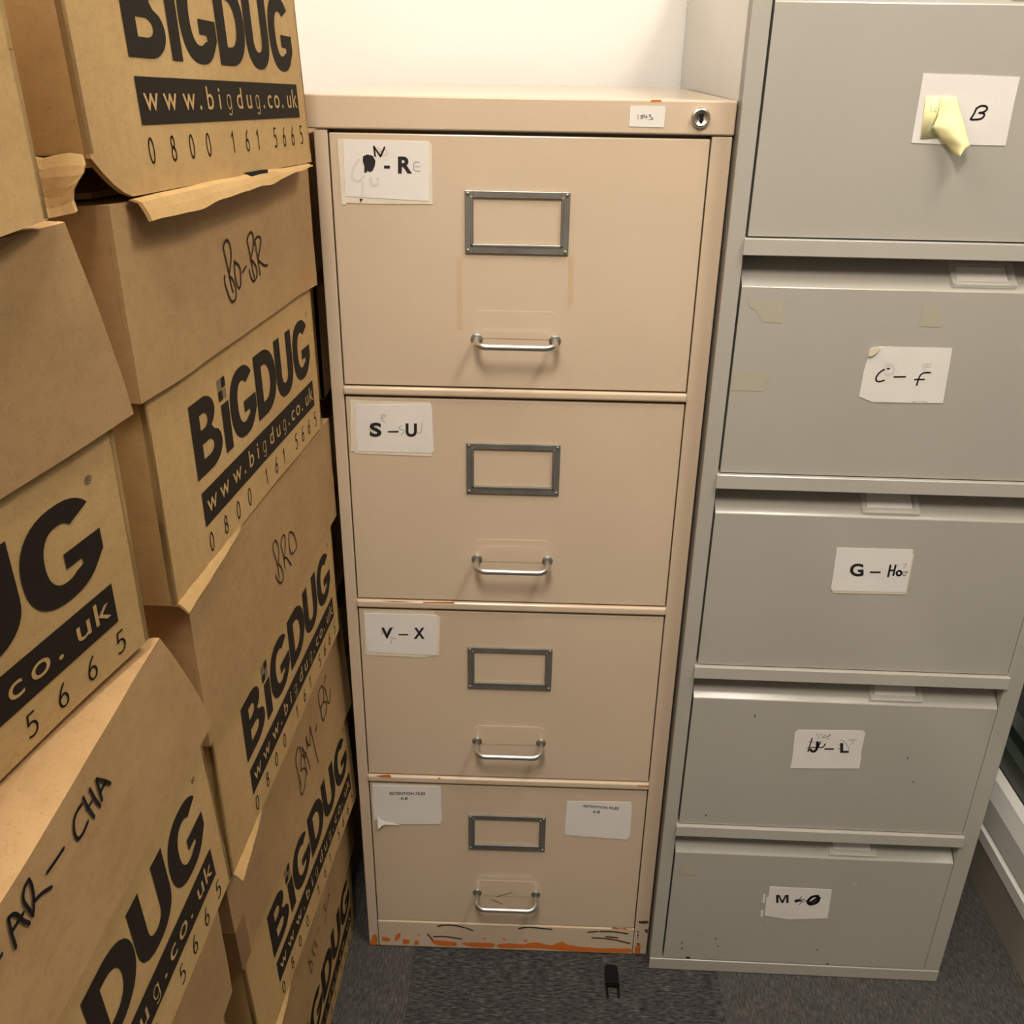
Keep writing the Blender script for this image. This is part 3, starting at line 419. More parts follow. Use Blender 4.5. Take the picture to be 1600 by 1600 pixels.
bm = bm_new(); add_flat(bm, [(.368, 1.2963), (.3795, 1.2967), (.379, 1.2985), (.3685, 1.2983)], PB, .0024, 0); cobj('paint_chip', bm, 'rust', top, label='orange paint chip')
bm = bm_new()
add_prism(bm, [PB(*p, .0024) for p in DATA['num_paper'][0]], (0, -.0004, 0), 0)
for s in DATA['num_pen']: add_ribbon(bm, s, .0006, PB, .0031, 1)
cobj('number_label', bm, ['paper', 'pencil'], top, label='small white paper label with handwritten 1543')
bm = bm_new(); LC = (.4227, -.0022, 1.2815)
add_lathe(bm, [(.0105, 0), (.0105, .0025), (.0098, .0042), (.0082, .0052), (.0076, .0052), (.0074, .0046), (0, .0046)], LC, (0, -1, 0), 32)
lk = cobj('lock', bm, 'steel', top, label='round steel key lock')
bm = bm_new()
kp = [(-.0022, .0022), (-.0012, .0032), (.0012, .0034), (.0024, .0024), (.0018, .0004), (.0022, -.0022), (.0012, -.0044), (-.0004, -.0046), (-.0012, -.0028), (-.0010, -.0004)]
add_prism(bm, [(LC[0]+x*1.35, LC[1]-.00462, LC[2]+z*1.25) for x, z in kp], (0, -.00015, 0)); cobj('keyhole', bm, 'black', lk)  # black plate on the lock face, painted as the dark of the slot
bm = bm_new()
add_box(bm, XA+.0008, XB-.0008, -.0015, .02, .001, .0588, 0, .0022, 3)
for i, L in enumerate(DATA['rust'][:-2]): add_flat(bm, ragged(smooth_pts(L, 2, True), .0009, i), PB, .0019, 1)
for L in DATA['scuff'][:9]: add_ribbon(bm, L, .0027, PB, .0021, 2)
cobj('plinth', bm, ['beige', 'rust', 'scuff'], label='plinth chipped to orange undercoat with black scuffs')

def bow_handle(dr, zc):
    bm = bm_new(); xa, xb, pr, rr = .1808, .2744, .034, .013
    pts = [(xa, .002, zc)] + [(xa, -pr+rr, zc)]
    for k in range(1, 9):
        a = k/8*pi/2; pts.append((xa+rr-rr*cos(a), -pr+rr-rr*sin(a), zc))
    R = [(xa+xb-x, y, z) for x, y, z in pts[::-1]]
    add_tube(bm, pts+R, .0039, 14)
    h = cobj('handle', bm, 'chrome', dr, True, 'chrome bow handle')
    for x in (xa, xb):
        b2 = bm_new(); add_lathe(b2, [(.0072, -.0004), (.0072, .0008), (.0062, .0018), (.0045, .0022), (.0039, .0022)], (x, 0, zc), (0, -1, 0), 24)
        cobj('washer', b2, 'nickel', dr, True)
def card_holder(dr, zc):
    bm = bm_new(); x0, x1, z0, z1 = .1674, .2860, zc-.0348, zc+.0345; o = -.0028
    add_box(bm, x0, x0+.0098, o, .0004, z0, z1, 0, .0008); add_box(bm, x1-.0098, x1, o, .0004, z0, z1, 0, .0008)
    add_box(bm, x0+.0092, x1-.0092, o, .0004, z1-.0080, z1, 0, .0008); add_box(bm, x0+.0092, x1-.0092, o, .0004, z0, z0+.0112, 0, .0008)
    # inner raised lip
    add_box(bm, x0+.0066, x0+.0092, o-.0008, o+.0006, z0+.008, z1-.006, 0, .0004); add_box(bm, x1-.0092, x1-.0066, o-.0008, o+.0006, z0+.008, z1-.006, 0, .0004)
    add_box(bm, x0+.0066, x1-.0066, o-.0008, o+.0006, z0+.0080, z0+.0106, 0, .0004)
    h = cobj('card_holder', bm, 'nickel', dr, label='dull metal card holder frame, empty')
    for x in (x0+.0035, x1-.0035):
        for z in (z0+.0035, z1-.0035):
            b2 = bm_new(); add_lathe(b2, [(.0022, 0), (.0020, .0007), (.0012, .0012), (0, .0014)], (x, o, z), (0, -1, 0), 12)
            cobj('rivet', b2, 'nickel', h, True)
def paper(dr, polys, off=.0003, step=.0004, kinds=('paper', 'oldpaper'), marks=(), label=None, name='paper_label', plc=PB, mk=None):
    """stack of paper sheets stuck on a face, lowest last in polys; marks = [(fn(bm, off, mat), material)]"""
    mk = mk or cobj
    bm = bm_new(); mats = []
    n = len(polys)
    for i, P in reversed(list(enumerate(polys))):
        k = kinds[0] if i == 0 else kinds[1]
        if k not in mats: mats.append(k)
        o = off + (n-1-i)*step
        a, b_ = Vector(plc(0, 0, o)), Vector(plc(0, 0, o+step))
        add_prism(bm, [plc(x, y, o) for x, y in P], b_-a, mats.index(k))
    topo = off + n*step + .0002
    for fn, k in marks:
        if k not in mats: mats.append(k)
        fn(bm, topo, mats.index(k))
    return mk(name, bm, mats, dr, label=label)
def strokes(key, w, plc=PB, k=4): 
    return lambda bm, o, mt: [add_ribbon(bm, s, w, plc, o, mt, k=k) for s in DATA[key]]
def thin(key, w, plc=PB, k=4):
    return lambda bm, o, mt: [add_strip(bm, s, w, plc, o + .00003*i, mt, k=k) for i, s in enumerate(DATA[key])]
def polys(key, plc=PB, sm=0): 
    return lambda bm, o, mt: [add_flat(bm, smooth_pts(s, 3, True) if sm else s, plc, o+.0001, mt) for s in DATA[key]]
def txt(s, key, i=0, bold=.03, plc=PB): 
    return lambda bm, o, mt: add_text(bm, s, DATA[key][i], plc, o+.0001, mt, bold)

MGEO = fill2d([[(0, 0), (0, .72), (.22, .72), (.41, .22), (.60, .72), (.82, .72), (.82, 0), (.66, 0), (.66, .56), (.47, 0), (.35, 0), (.16, .56), (.16, 0)]])
ZD = [(.0592, .3489), (.3635, .6534), (.6676, .9577), (.9706, 1.2619)]
names = ['bottom', 'third', 'second', 'top']
for k, (z0, z1) in enumerate(ZD):
    bm = bm_new()
    add_box(bm, XA+.0016, XB-.0016, 0, .018, z0+.0010, z1-.0022, 0, .0012)
    add_box(bm, XA+.006, XB-.006, .018, .028, z0+.004, z1-.006)
    # pressed pad behind the handle
    zc = z0 + .0648
    pad = []
    for cx, sx in ((.270, 1), (.186, -1)):
        for a in range(5):
            t = a/4*pi/2 if sx > 0 else pi/2 + a/4*pi/2
            pad.append((cx + .010*cos(t), zc + .021 + .010*sin(t)))
    pad += [(.176, zc-.002), (.280, zc-.002)]
    add_prism(bm, [(x, 0, z) for x, z in pad], (0, -.0005, 0))
    mats = ['beige']
    if k == 0:
        mats.append('scuff')
        for s in DATA['scuff'][9:]: add_ribbon(bm, s, .0011, PB, .0008, 1)
    if k == 3:
        mats.append('residue')
        for s in DATA['residue']: add_flat(bm, s, PB, .0003, 1)
    dr = cobj('drawer', bm, mats, label=['bottom drawer with two RETENTION FILES labels', 'third drawer, labelled V - X', 'second drawer, labelled S - U', 'top drawer, labelled - R'][k])
    bow_handle(dr, z0+.0632 + (.0055 if k == 0 else 0.004 if k == 1 else .0025 if k == 2 else -.002))
    card_holder(dr, z0+.1970)
    if k == 3:
        paper(dr, DATA['d1_paper'], marks=[(thin('d1_faint', .0026), 'faint'), (polys('d1_blot'), 'marker'), (strokes('d1_N', .0020), 'marker'), (thin('d1_red', .0005), 'redpen'), (strokes('d1_E', .0005), 'pencil'), (txt('R', 'd1_R', 0, .035), 'marker')], label='white paper label with a blotted letter and - R')
    if k == 2:
        paper(dr, DATA['d2_paper'], marks=[(polys('d2_dash'), 'marker'), (txt('S', 'd2_S', 0, .035), 'marker'), (txt('U', 'd2_U', 0, .035), 'marker'), (strokes('d2_pen', .0005), 'pencil')], label='white paper label reading S - U')
    if k == 1:
        paper(dr, DATA['d3_paper'], marks=[(polys('d3_dash'), 'marker'), (txt('V', 'd3_V', 0, .035), 'marker'), (txt('X', 'd3_X', 0, .035), 'marker'), (strokes('d3_pen', .0005), 'pencil')], label='white paper label reading V - X')
    if k == 0:
        lb = paper(dr, DATA['d4_paper'], kinds=('paper', 'paper'), marks=[(txt('RETENTION FILES', 'd4_text', 0, .014), 'marker'), (txt('A-B', 'd4_text', 1, .014), 'marker')], label='white paper label reading RETENTION FILES A-B, corner peeling')
        bm = bm_new(); q = smooth_pts(DATA['d4_curl'][0], 2, True)
        add_prism(bm, [(x, -.0016 - .006*max(0, (.2745-z))/.02, z) for x, z in q], (0, -.0004, 0)); cobj('peeled_corner', bm, 'paper', lb)
        paper(dr, DATA['d4r_paper'], marks=[(txt('RETENTION FILES', 'd4r_text', 0, .014), 'marker'), (txt('A-B', 'd4r_text', 1, .014), 'marker')], label='white paper label reading RETENTION FILES A-B, lying flat')

# ---------------------------------------------------------------- grey filing cabinet (own frame: u along the front, y into the cabinet)
gcab = thing('filing_cabinet', 'grey steel filing cabinet with recessed finger-pull drawers and clear label holders', 'filing cabinet', (.4618, -.026, 0), (0, 0, -.0125))
def gobj(name, bm, mats, parent=None, smooth=False, label=None): return obj(name, bm, mats, parent or gcab, smooth, label)
GW, GD, GH = .4624, .562, 1.475
ua, ub = .0190, .4380
RT = [.025, .3097, .5933, .8768, 1.1606, 1.4443]
FT = [.2538, .5388, .8227, 1.1072, 1.3926]
bm = bm_new()
add_box(bm, 0, .002, .003, GD, .001, GH, 0, .0006); add_box(bm, GW-.002, GW, .003, GD, .001, GH, 0, .0006)
add_box(bm, 0, GW, GD-.002, GD, .001, GH); add_box(bm, 0, GW, 0.001, GD, GH-.03, GH, 0, .001)
add_box(bm, 0, ua, 0, .03, .0245, GH-.03, 0, .0012); add_box(bm, ub, GW, 0, .03, .0245, GH-.03, 0, .0012)
add_box(bm, 0, GW, -.0012, .05, .001, .0245, 0, .0012)
add_box(bm, ua, ub, .046, .050, .02, GH-.03)
for rt in RT[1:]:
    # each rail: a folded strip whose face leans out over the drawer below
    pr = [(-.0065, rt-.0175), (-.0055, rt-.001), (-.0045, rt), (.045, rt), (.045, rt-.004), (.004, rt-.006), (.003, rt-.0180), (-.0052, rt-.0186)]
    add_prism(bm, [(ua-.0015, y, z) for y, z in pr], (ub-ua+.003, 0, 0))
fix_normals(bm); gobj('carcass', bm, 'grey')
PG = lambda u, v, off: (u, -off, v)
HX = [(.287, .2731), (.299, .5607), (.2400, .8418), (.2918, 1.1259), (.2918, 1.4095)]
glabels = ['lowest drawer, labelled M with scribbles', 'drawer labelled - L with scribbles', 'drawer labelled G - Ho', 'drawer labelled C - f', 'top drawer with the letter B and a yellow note']
for k in range(5):
    zb = RT[k]; zt = FT[k]
    bm = bm_new(); l, r = ua+.0026, ub-.0012
    pr = [(0, zb+.0016), (0, zt-.0012), (.0008, zt), (.034, zt+.0270), (.0360, zt+.0265), (.0360, zt+.036), (.040, zt+.036), (.040, zb+.004), (.016, zb+.004), (.016, zb+.0016)]
    add_prism(bm, [(l, y, z) for y, z in pr], (r-l, 0, 0)); fix_normals(bm)
    mats = ['grey']
    if k == 3:
        mats += ['gresidue']
        for s in DATA['gresidue2']: add_flat(bm, s, PG, .0003, 1)
    if k == 0:
        mats += ['gresidue', 'speck']
        for s in DATA['gresidue5']: add_flat(bm, s, PG, .0003, 1)
        for s in DATA['gspecks5']: add_flat(bm, smooth_pts(s, 3, True), PG, .0003, 2)
    if k == 1:
        mats += ['speck']
        for s in DATA['gspecks4']: add_flat(bm, smooth_pts(s, 3, True), PG, .0003, 1)
    dr = gobj('drawer', bm, mats, label=glabels[k])
    # clear label holder clipped on the sloping finger pull
    hx = HX[k][0]; hw = .0355
    sl = Vector((0, .7761, .6306)); nr = Vector((0, -.6306, .7761)); base = Vector((hx, .0008, zt)) + sl*.004
    def hp(a, s, o, base=base): return tuple(base + Vector((a, 0, 0)) + sl*s + nr*o)
    def hbox(bm, a0, a1, s0, s1, o0, o1):
        P = [hp(a0, s0, o0), hp(a1, s0, o0), hp(a1, s1, o0), hp(a0, s1, o0)]; add_prism(bm, P, nr*(o1-o0))
    bm = bm_new()
    hbox(bm, -hw, hw, 0, .034, .0004, .0016)
    hbox(bm, -hw, -hw+.006, .004, .034, .0016, .0052); hbox(bm, hw-.006, hw, .004, .034, .0016, .0052)
    hbox(bm, -hw, hw, .0, .0075, .0016, .0062); hbox(bm, -hw+.006, hw-.006, .030, .034, .0016, .0052)
    hd = gobj('label_holder', bm, 'plastic', dr, label='clear plastic label holder')
    bm = bm_new(); hbox(bm, -hw+.0075, hw-.0075, .0085, .0290, .0018, .0022); gobj('card_insert', bm, 'paper', hd)
    A = dict(plc=PG, mk=gobj)
    if k == 4:
        lb = paper(dr, DATA['g1_paper'], marks=[(strokes('g1_pen', .0020, PG), 'marker')], label='white paper label with a handwritten B', **A)
        # yellow note: left part stuck flat, right part rolled up off the surface with a drooping tip
        bm = bm_new(); N = DATA['note_rows']
        add_prism(bm, [(x, -.0016, z) for x, z in DATA['note_flat'][0]], (0, -.0003, 0))
        amp = [.0005, .006, .011, .015, .017, .0175]; rows = [(N[0][i], N[1][i]) for i in range(6)]
        def npnt(s, t):
            q = s*5; i = min(int(q), 4); f = q-i
            Lp = Vector(rows[i][0]).lerp(Vector(rows[i+1][0]), f); Rp = Vector(rows[i][1]).lerp(Vector(rows[i+1][1]), f); A_ = amp[i]+(amp[i+1]-amp[i])*f
            lift = (0, .004, .010, .014, .016, .0175)[i]*(1-f) + (0, .004, .010, .014, .016, .0175)[i+1]*f
            p = Lp.lerp(Rp, t); o = .0022 + A_*sin(pi*(.08+.72*t)) + lift*t*t*.3
            return Vector((p.x, -o, p.y))
        slab(bm, npnt, 20, 12, (0, -.0003, 0)); fix_normals(bm)
        mats = ['note', 'pencil']
        for s in DATA['note_pen']: add_ribbon(bm, s, .0004, PG, .0021, 1)
        gobj('sticky_note', bm, mats, lb, True, 'curling yellow sticky note')
    if k == 3:
        lb = paper(dr, DATA['g2_paper'], marks=[(txt('D', 'g2_faint', 0, .02, PG), 'faint'), (txt('F', 'g2_faint', 1, .02, PG), 'faint'), (strokes('g2_pen', .0019, PG), 'marker'), (strokes('g2_small', .0003, PG, 1), 'marker')], label='white paper label with handwritten C - f', **A)
        bm = bm_new(); add_prism(bm, [(x, -.0010, z) for x, z in smooth_pts(DATA['g2_corner'][0], 3, True)], (0, -.0022, 0)); gobj('folded_corner', bm, 'oldpaper', lb)
    if k == 2:
        paper(dr, DATA['g3_paper'], marks=[(txt('G', 'g3_G', 0, .03, PG), 'marker'), (polys('g3_dash', PG), 'marker'), (strokes('g3_pen', .0026, PG), 'marker'), (strokes('g3_thin', .0006, PG), 'pencil')], label='white paper label reading G - Ho', **A)
    if k == 1:
        paper(dr, DATA['g4_paper'], marks=[(strokes('g4_J', .0038, PG), 'marker'), (strokes('g4_pen', .0018, PG), 'marker'), (polys('g4_dash', PG), 'marker'), (txt('L', 'g4_L', 0, .035, PG), 'marker'), (strokes('g4_thin', .0006, PG), 'pencil')], label='white paper label with scribbles and - L', **A)
    if k == 0:
        lb = paper(dr, DATA['g5_paper'], marks=[(lambda bm, o, mt: add_geo(bm, MGEO, PG, o+.0001, mt, quad_map(MGEO, DATA['g5_M'][0])), 'marker'), (polys('g5_blot', PG), 'marker'), (strokes('g5_ring', .0048, PG), 'marker'), (strokes('g5_pen', .0012, PG), 'marker'), (thin('g5_thin', .0006, PG), 'faint')], label='white paper label with M and blacked-out letters', **A)
        bm = bm_new()
        for s in DATA['g5_bits']: add_prism(bm, [(x, -.0003, z) for x, z in s], (0, -.0005, 0))
        gobj('torn_scrap', bm, 'paper', lb)

# ---------------------------------------------------------------- cardboard archive boxes
BW, BD = .447, .325
def arc(cx, cy, rx, ry, a0, a1, n=14, e=1.): 
    out = []
    for i in range(n+1):
        a = radians(a0 + (a1-a0)*i/n); c_, s_ = cos(a), sin(a)
        out.append((cx + rx*math.copysign(abs(c_)**e, c_), cy + ry*math.copysign(abs(s_)**e, s_)))
    return out
vT, vB = .1395, .0768
def letter_G(x0, x1):
    cx, cy, rx, ry = (x0+x1)/2, (vT+vB)/2, (x1-x0)/2, (vT-vB)/2+.0008; ix, iy = rx*.44, ry*.60; e = .86
    o = arc(cx, cy, rx, ry, 38, 318, 30, e) + [(x1, cy-ry*.46), (x1, cy-ry*.02), (cx+rx*.02, cy-ry*.02), (cx+rx*.02, cy-ry*.35), (cx+ix, cy-ry*.35), (cx+ix, cy-iy*.80)]
    return [o + arc(cx, cy, ix, iy, 300, 48, 24, e)]
def logo_geo():
    G = []
    B = [(.0720, vB), (.0720, vT), (.1000, vT)] + arc(.1000, .1245, .0250, .0150, 80, -55, 10) + [(.1190, .1075)] + arc(.1060, .0935, .0280, .0167, 40, -90, 12)
    h1 = [(.0905, .1265), (.0905, .1140), (.0985, .1140)] + arc(.0985, .1203, .0092, .0063, -80, 80, 8) + [(.0985, .1265)]
    h2 = [(.0905, .1020), (.0905, .0895), (.1040, .0895)] + arc(.1040, .0958, .0115, .0063, -80, 80, 8) + [(.1040, .1020)]
    G.append(fill2d([B, h1, h2]))
    G.append(fill2d([[(.1400, vB), (.1580, vB), (.1580, .1205), (.1400, .1205)]]))
    G.append(fill2d(letter_G(.1608, .2290)))
    D_ = [(.2315, vB), (.2315, vT), (.2560, vT)] + arc(.2560, (vT+vB)/2, .0385, (vT-vB)/2, 85, -85, 20, .9) + [(.2560, vB)]
    h = [(.2510, .0905), (.2510, .1258), (.2570, .1258)] + arc(.2570, .10815, .0185, .0176, 85, -85, 14, .9) + [(.2570, .0905)]
    G.append(fill2d([D_, h]))
    U_ = [(.2960, vT), (.2960, .1010)] + arc(.3252, .1010, .0292, .0250, 180, 360, 22, .9) + [(.3544, vT), (.3360, vT), (.3360, .1000)] + arc(.3252, .1000, .0108, .0105, 0, -180, 14, .9) + [(.3144, vT)]
    G.append(fill2d([U_]))
    G.append(fill2d(letter_G(.3580, .4215)))
    return G
LOGO = logo_geo()
def sq(x, y, a): return ([(x, y), (x+a, y), (x+a, y+a), (x, y+a)], [(0, 1, 2, 3)])
URL = list(zip('www.bigdug.co.uk', [.0935, .1240, .1570, .1772, .1970, .2166, .2363, .2604, .2832, .3040, .3200, .3366, .3561, .3720, .3928, .4101]))
TEL = list(zip('08001615665', [.0823, .1175, .1502, .1820, .2352, .2675, .2949, .3412, .3670, .3932, .4211]))
_el = lambda cx, cy, rx, ry: [(cx+rx*cos(pi/2-a*pi/6), cy+ry*sin(pi/2-a*pi/6)) for a in range(13)]
DIGIT = {'0': [_el(.25, .5, .24, .5)], '1': [[(.04, .78), (.14, .86), (.25, 1.0)], [(.25, 1.0), (.25, 0)]],
 '5': [[(.44, 1.0), (.12, 1.0)], [(.12, 1.0), (.06, .56)], [(.06, .56), (.20, .62), (.38, .55), (.47, .33), (.38, .09), (.20, 0), (0, .05)]],
 '6': [[(.40, 1.0), (.22, .82), (.07, .52), (.02, .28), (.10, .06), (.25, 0), (.41, .07), (.48, .28), (.41, .49), (.26, .56), (.10, .46)]],
 '8': [_el(.25, .77, .18, .23), _el(.25, .27, .23, .27)]}
def front_print(bm, mi, place, names_):
    mi_ink, mi_card, mi_grey = mi
    for g in LOGO: add_geo(bm, g, place, .0005, mi_ink)
    for x, y, k in ((.1370, .1342, 1), (.1466, .1342, 0), (.1370, .1242, 0), (.1466, .1242, 1)):
        add_geo(bm, sq(x, y, .0088), place, .0005, mi_grey if k else mi_ink)
    g = glyph('\u00ae'); add_geo(bm, g, place, .0005, mi_ink, quad_map(g, [(.4170, .1445), (.4225, .1445), (.4225, .1390), (.4170, .1390)]))
    add_geo(bm, ([(.0745, .0350), (.4222, .0350), (.4222, .0651), (.0745, .0651)], [(0, 1, 2, 3)]), place, .0005, mi_ink)
    gx = glyph('x'); xh = max(p[1] for p in gx[0]); sc = .0107/xh; base = .0440
    for ch, u in URL:
        if ch == 'g':
            w_ = .0082; ring = [(u+.5*w_*cos(a*pi/8), base+.0053+.0053*sin(a*pi/8)) for a in range(17)]
            add_strip(bm, ring, .0012, place, .0009, mi_card, 2)
            add_strip(bm, [(u+.5*w_, base+.0104), (u+.5*w_, base-.001), (u+.34*w_, base-.0036), (u, base-.0045), (u-.40*w_, base-.0035)], .0012, place, .00093, mi_card, 3)
            continue
        g = glyph(ch, .004); xs = [p[0] for p in g[0]]; c_ = (min(xs)+max(xs))/2
        add_geo(bm, g, place, .0009, mi_card, lambda x, y: (u+(x-c_)*sc*1.28, base+y*sc))
    for ch, u in TEL:
        for st in DIGIT[ch]: add_ribbon(bm, [(u+(x-.25)*.0150, .0105+y*.0160) for x, y in st], .00145, place, .0005, mi_ink, False, 4)
def wob(s, t, seed): return .5*sin(7.1*s+seed)+.3*sin(13.7*s+2.3*t+seed*1.7)+.2*sin(23.*s-5*t+seed*2.9)
BOX = {
 'R1': ((-.0218, -.5109, 1.2603), (-.0745, -.0369, -.0527)), 'R2': ((-.0221, -.4902, .9471), (-.0420, -.0348, -.0206)),
 'R3': ((-.0213, -.4622, .6337), (-.0328, -.0146, -.0136)), 'R4': ((-.0343, -.4214, .3114), (-.0600, -.0277, -.0560)),
 'R5': ((-.0392, -.4015, .0), (-.0184, 0, 0)),
 'L1': ((-.0200, -1.0900, 1.2462), (-.0698, .0349, 0)), 'L2': ((-.1346, -1.0035, .9301), (-.2910, .1006, .0914)),
 'L3': ((-.0222, -.9569, .6614), (-.0440, .0503, -.0246)), 'L4': ((-.0360, -.9570, .3500), (-.0200, .0300, 0)), 'L5': ((-.0400, -.9400, .0), (0, 0, 0)),
 'C1': ((-.052, .0900, .0), (0, 0, 0)), 'C2': ((-.046, .0860, .311), (0, 0, 0)), 'C3': ((-.030, .0600, .625), (0, 0, 0)), 'C4': ((-.016, .0320, .940), (0, 0, 0))}
def bmat(k):
    (O, (a, p, l)) = BOX[k]
    return Matrix.Translation(O) @ (Matrix.Rotation(a, 4, 'Z') @ Matrix.Rotation(p, 4, 'X') @ Matrix.Rotation(l, 4, 'Y'))
def archive_box(k, label, above=None, hand=None, hw=.0012, vs0=.164, seed=0., gap=.004, htop=.31, torn=False, wood='pen', BD=BD, prints=True, BW=BW, pinch=0., chamf=(0., 0.), fold=0., grp='cardboard archive boxes stacked against the left wall'):
    MX = bmat(k)
    t = thing('archive_box', label, 'box', MX.to_translation(), MX.to_euler(), grp)
    if above:
        MA = bmat(above); n_ = (MA.to_3x3() @ Vector((0, 0, 1))); inv = MX.inverted(); nl = (MX.to_3x3().transposed() @ n_); pl = inv @ MA.to_translation()
        d0 = {'R1': .0115}.get(above, gap)
        top = lambda x, y: pl.z + (nl.x*(pl.x-x) + nl.y*(pl.y-y))/nl.z - d0
    else: top = lambda x, y: htop
    T = .004
    # ---- base: front, back, near, far, bottom sheets
    bm = bm_new()
    def vbot(s):
        if torn: return -.0085 + (.026*max(0, 1-s/.105)**1.6)
        return .0012 + .0012*wob(s, 0, seed) 
    ztop = lambda x, y: min(top(x, y)-.010, .30) if not pinch else vs0+.03
    slab(bm, lambda s, u: Vector((0, s*BW, vbot(s) + u*(ztop(0, s*BW)-vbot(s)))), 40, 4, (-T, 0, 0))
    slab(bm, lambda s, u: Vector((-BD, s*BW, .001+u*(ztop(-BD, s*BW)-.001))), 2, 2, (T, 0, 0))
    nb = .020 if torn else .0012
    slab(bm, lambda s, u: Vector((-s*BD, 0, nb+u*(ztop(-s*BD, 0)-nb))), 4, 4, (0, T, 0))
    slab(bm, lambda s, u: Vector((-s*BD, BW, .0012+u*(ztop(-s*BD, BW)-.0012))), 4, 4, (0, -T, 0))
    zb = -.010 if torn else .0005
    slab(bm, lambda s, u: Vector((-T-.03*torn-s*(BD-2*T-.03*torn), T+.05*torn*(1-s)+u*(BW-2*T-.05*torn), zb)), 1, 1, (0, 0, .004))
    fix_normals(bm)
    if prints: front_print(bm, (1, 2, 3), lambda u, v, o: (o, u, v), None)
    obj('box_base', bm, ['card', 'ink', 'card', 'inkgrey'] if prints else 'card', t, label='lower half printed with black lettering' if prints else None)
    if torn:
        bm = bm_new()   # bottom edge folded outwards
        def fl(s, u):
            y = .040 + s*(BW-.052); xs_ = 1-.62*s**2; zf = -.0085 - .0015*wob(s, 0, 1.); zl = -.0245 + .012*s**1.3 + .0018*wob(s*2, 1, 2.)
            prof = [(.0012, zf), (.0075*xs_, zf-.0022), (.0105*xs_, zf+(zl-zf)*.55), (.0130*xs_, zl)]
            q = u*3; i = min(int(q), 2); f = q-i
            return Vector((prof[i][0]+(prof[i+1][0]-prof[i][0])*f, y, prof[i][1]+(prof[i+1][1]-prof[i][1])*f))
        slab(bm, fl, 40, 6, (-.0028, 0, -.0006)); fix_normals(bm)
        for f in bm.faces: f.smooth = False
        add_box(bm, -.0015, .0058, .2515, .2940, -.0128, -.0068, 1)  # black block standing in for the dark of a hand hole
        obj('bottom_flap', bm, ['card', 'black'], t, label='crushed bottom edge folded outwards with a hand hole painted black')
        bm = bm_new()   # torn flap of the short side, bent towards the aisle
        slab(bm, lambda s, u: Vector((-.004 - s*.10 + .004*sin(u*6)*(1-s), -.004 - .020*u - .003*sin(u*5+s*3), .0205 - .0315*u + .004*wob(s, u, 4.))), 12, 6, (0, .003, .001)); fix_normals(bm)
        obj('torn_flap', bm, 'card', t, label='torn flap of the short side')
    if fold:
        bm = bm_new()   # crushed bottom edge curling out over the lid below, near end only
        def ff(s, u):
            y = .001 + s*fold; A_ = max(0, 1-s)**.8
            return Vector((.0006 + .0085*u**.8*A_, y, .0035 - (.0035 + .0045*A_)*u + .0006*wob(s*3, u, seed)))
        slab(bm, ff, 24, 4, (-.0012, 0, -.0016)); fix_normals(bm)
        obj('bottom_fold', bm, 'card', t, label='bottom edge curling outwards')
    # ---- lid
    bm = bm_new(); f0, e0 = .005, .014; lb = lambda s: vs0 + .0014*wob(s, 0, seed+5)
    def lt(x, y): return top(x, y)
    # u runs up each wall; pinch draws the far end in towards the top, chamf = crushed front top edge (setback, drop)
    pf = lambda u: BW+e0 - pinch*u**1.2
    cb, cd = chamf
    def lf(s, u):
        if cb and u > .75:
            w_ = (u-.75)/.25; y = -e0+s*(pf(.75+.25*w_)+e0); zt_ = lt(f0-cb, y); zk = zt_-cd
            return Vector((f0-cb*w_ + .0010*wob(s, w_, seed), y, zk+(zt_-zk)*w_ + .0008*wob(s*2, 0, seed)*(1-w_)))
        q = u/.75 if cb else u; y = -e0+s*(pf(u)+e0); zt_ = lt(f0-cb, y)-cd
        return Vector((f0 + .0007*wob(s, q*3, seed)*q*(1-q)*4, y, lb(s)+q*(zt_-lb(s)) + (.0008*wob(s*2, 0, seed)*q if cb else 0)))
    slab(bm, lf, 40, 8, (-T, 0, 0))
    slab(bm, lambda s, u: Vector((-BD-f0, -e0+s*(pf(u)+e0), vs0+u*(lt(-BD-f0, -e0+s*(pf(u)+e0))-vs0))), 2, 2, (T, 0, 0))
    slab(bm, lambda s, u: Vector((f0-T-cb*max(0, u-.75)*4-s*(BD+2*f0-2*T), -e0, vs0+.001+u*(lt(f0-T-s*(BD+2*f0-2*T), -e0)-vs0-.001))), 4, 4, (0, T, 0))
    slab(bm, lambda s, u: Vector((f0-T-cb*max(0, u-.75)*4-s*(BD+2*f0-2*T), pf(u), vs0+.001+u*(lt(f0-T-s*(BD+2*f0-2*T), pf(u))-vs0-.001))), 4, 6, (0, -T, 0))
    slab(bm, lambda s, u: Vector((f0-cb-.0004-s*(BD+2*f0-cb-.0008), -e0+.0004+u*(pf(1)+e0-.0008), lt(f0-cb-s*(BD+2*f0-cb), -e0+u*(pf(1)+e0)))), 6, 6, (0, 0, -T))
    fix_normals(bm)
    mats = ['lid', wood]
    if hand:
        for s in DATA[hand]: add_ribbon(bm, s, hw, lambda u, v, o: (o, u, v), f0+.0010, 1, k=5)
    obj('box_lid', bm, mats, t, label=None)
    if k == 'R4':
        bm = bm_new(); add_box(bm, -.05, f0+.0006, -e0-.0006, -e0-.0001, vs0-.004, vs0+.05); add_box(bm, f0+.0001, f0+.0006, -e0-.0006, .012, vs0-.004, vs0+.05)
        obj('tape_strip', bm, 'tape', t, label='strip of brown packing tape round the lid corner')
    return t
archive_box('R5', 'cardboard archive box with BTI-BI on its lid, on the carpet beside the beige cabinet', 'R4', 'hand_btibi', .0018, seed=1)
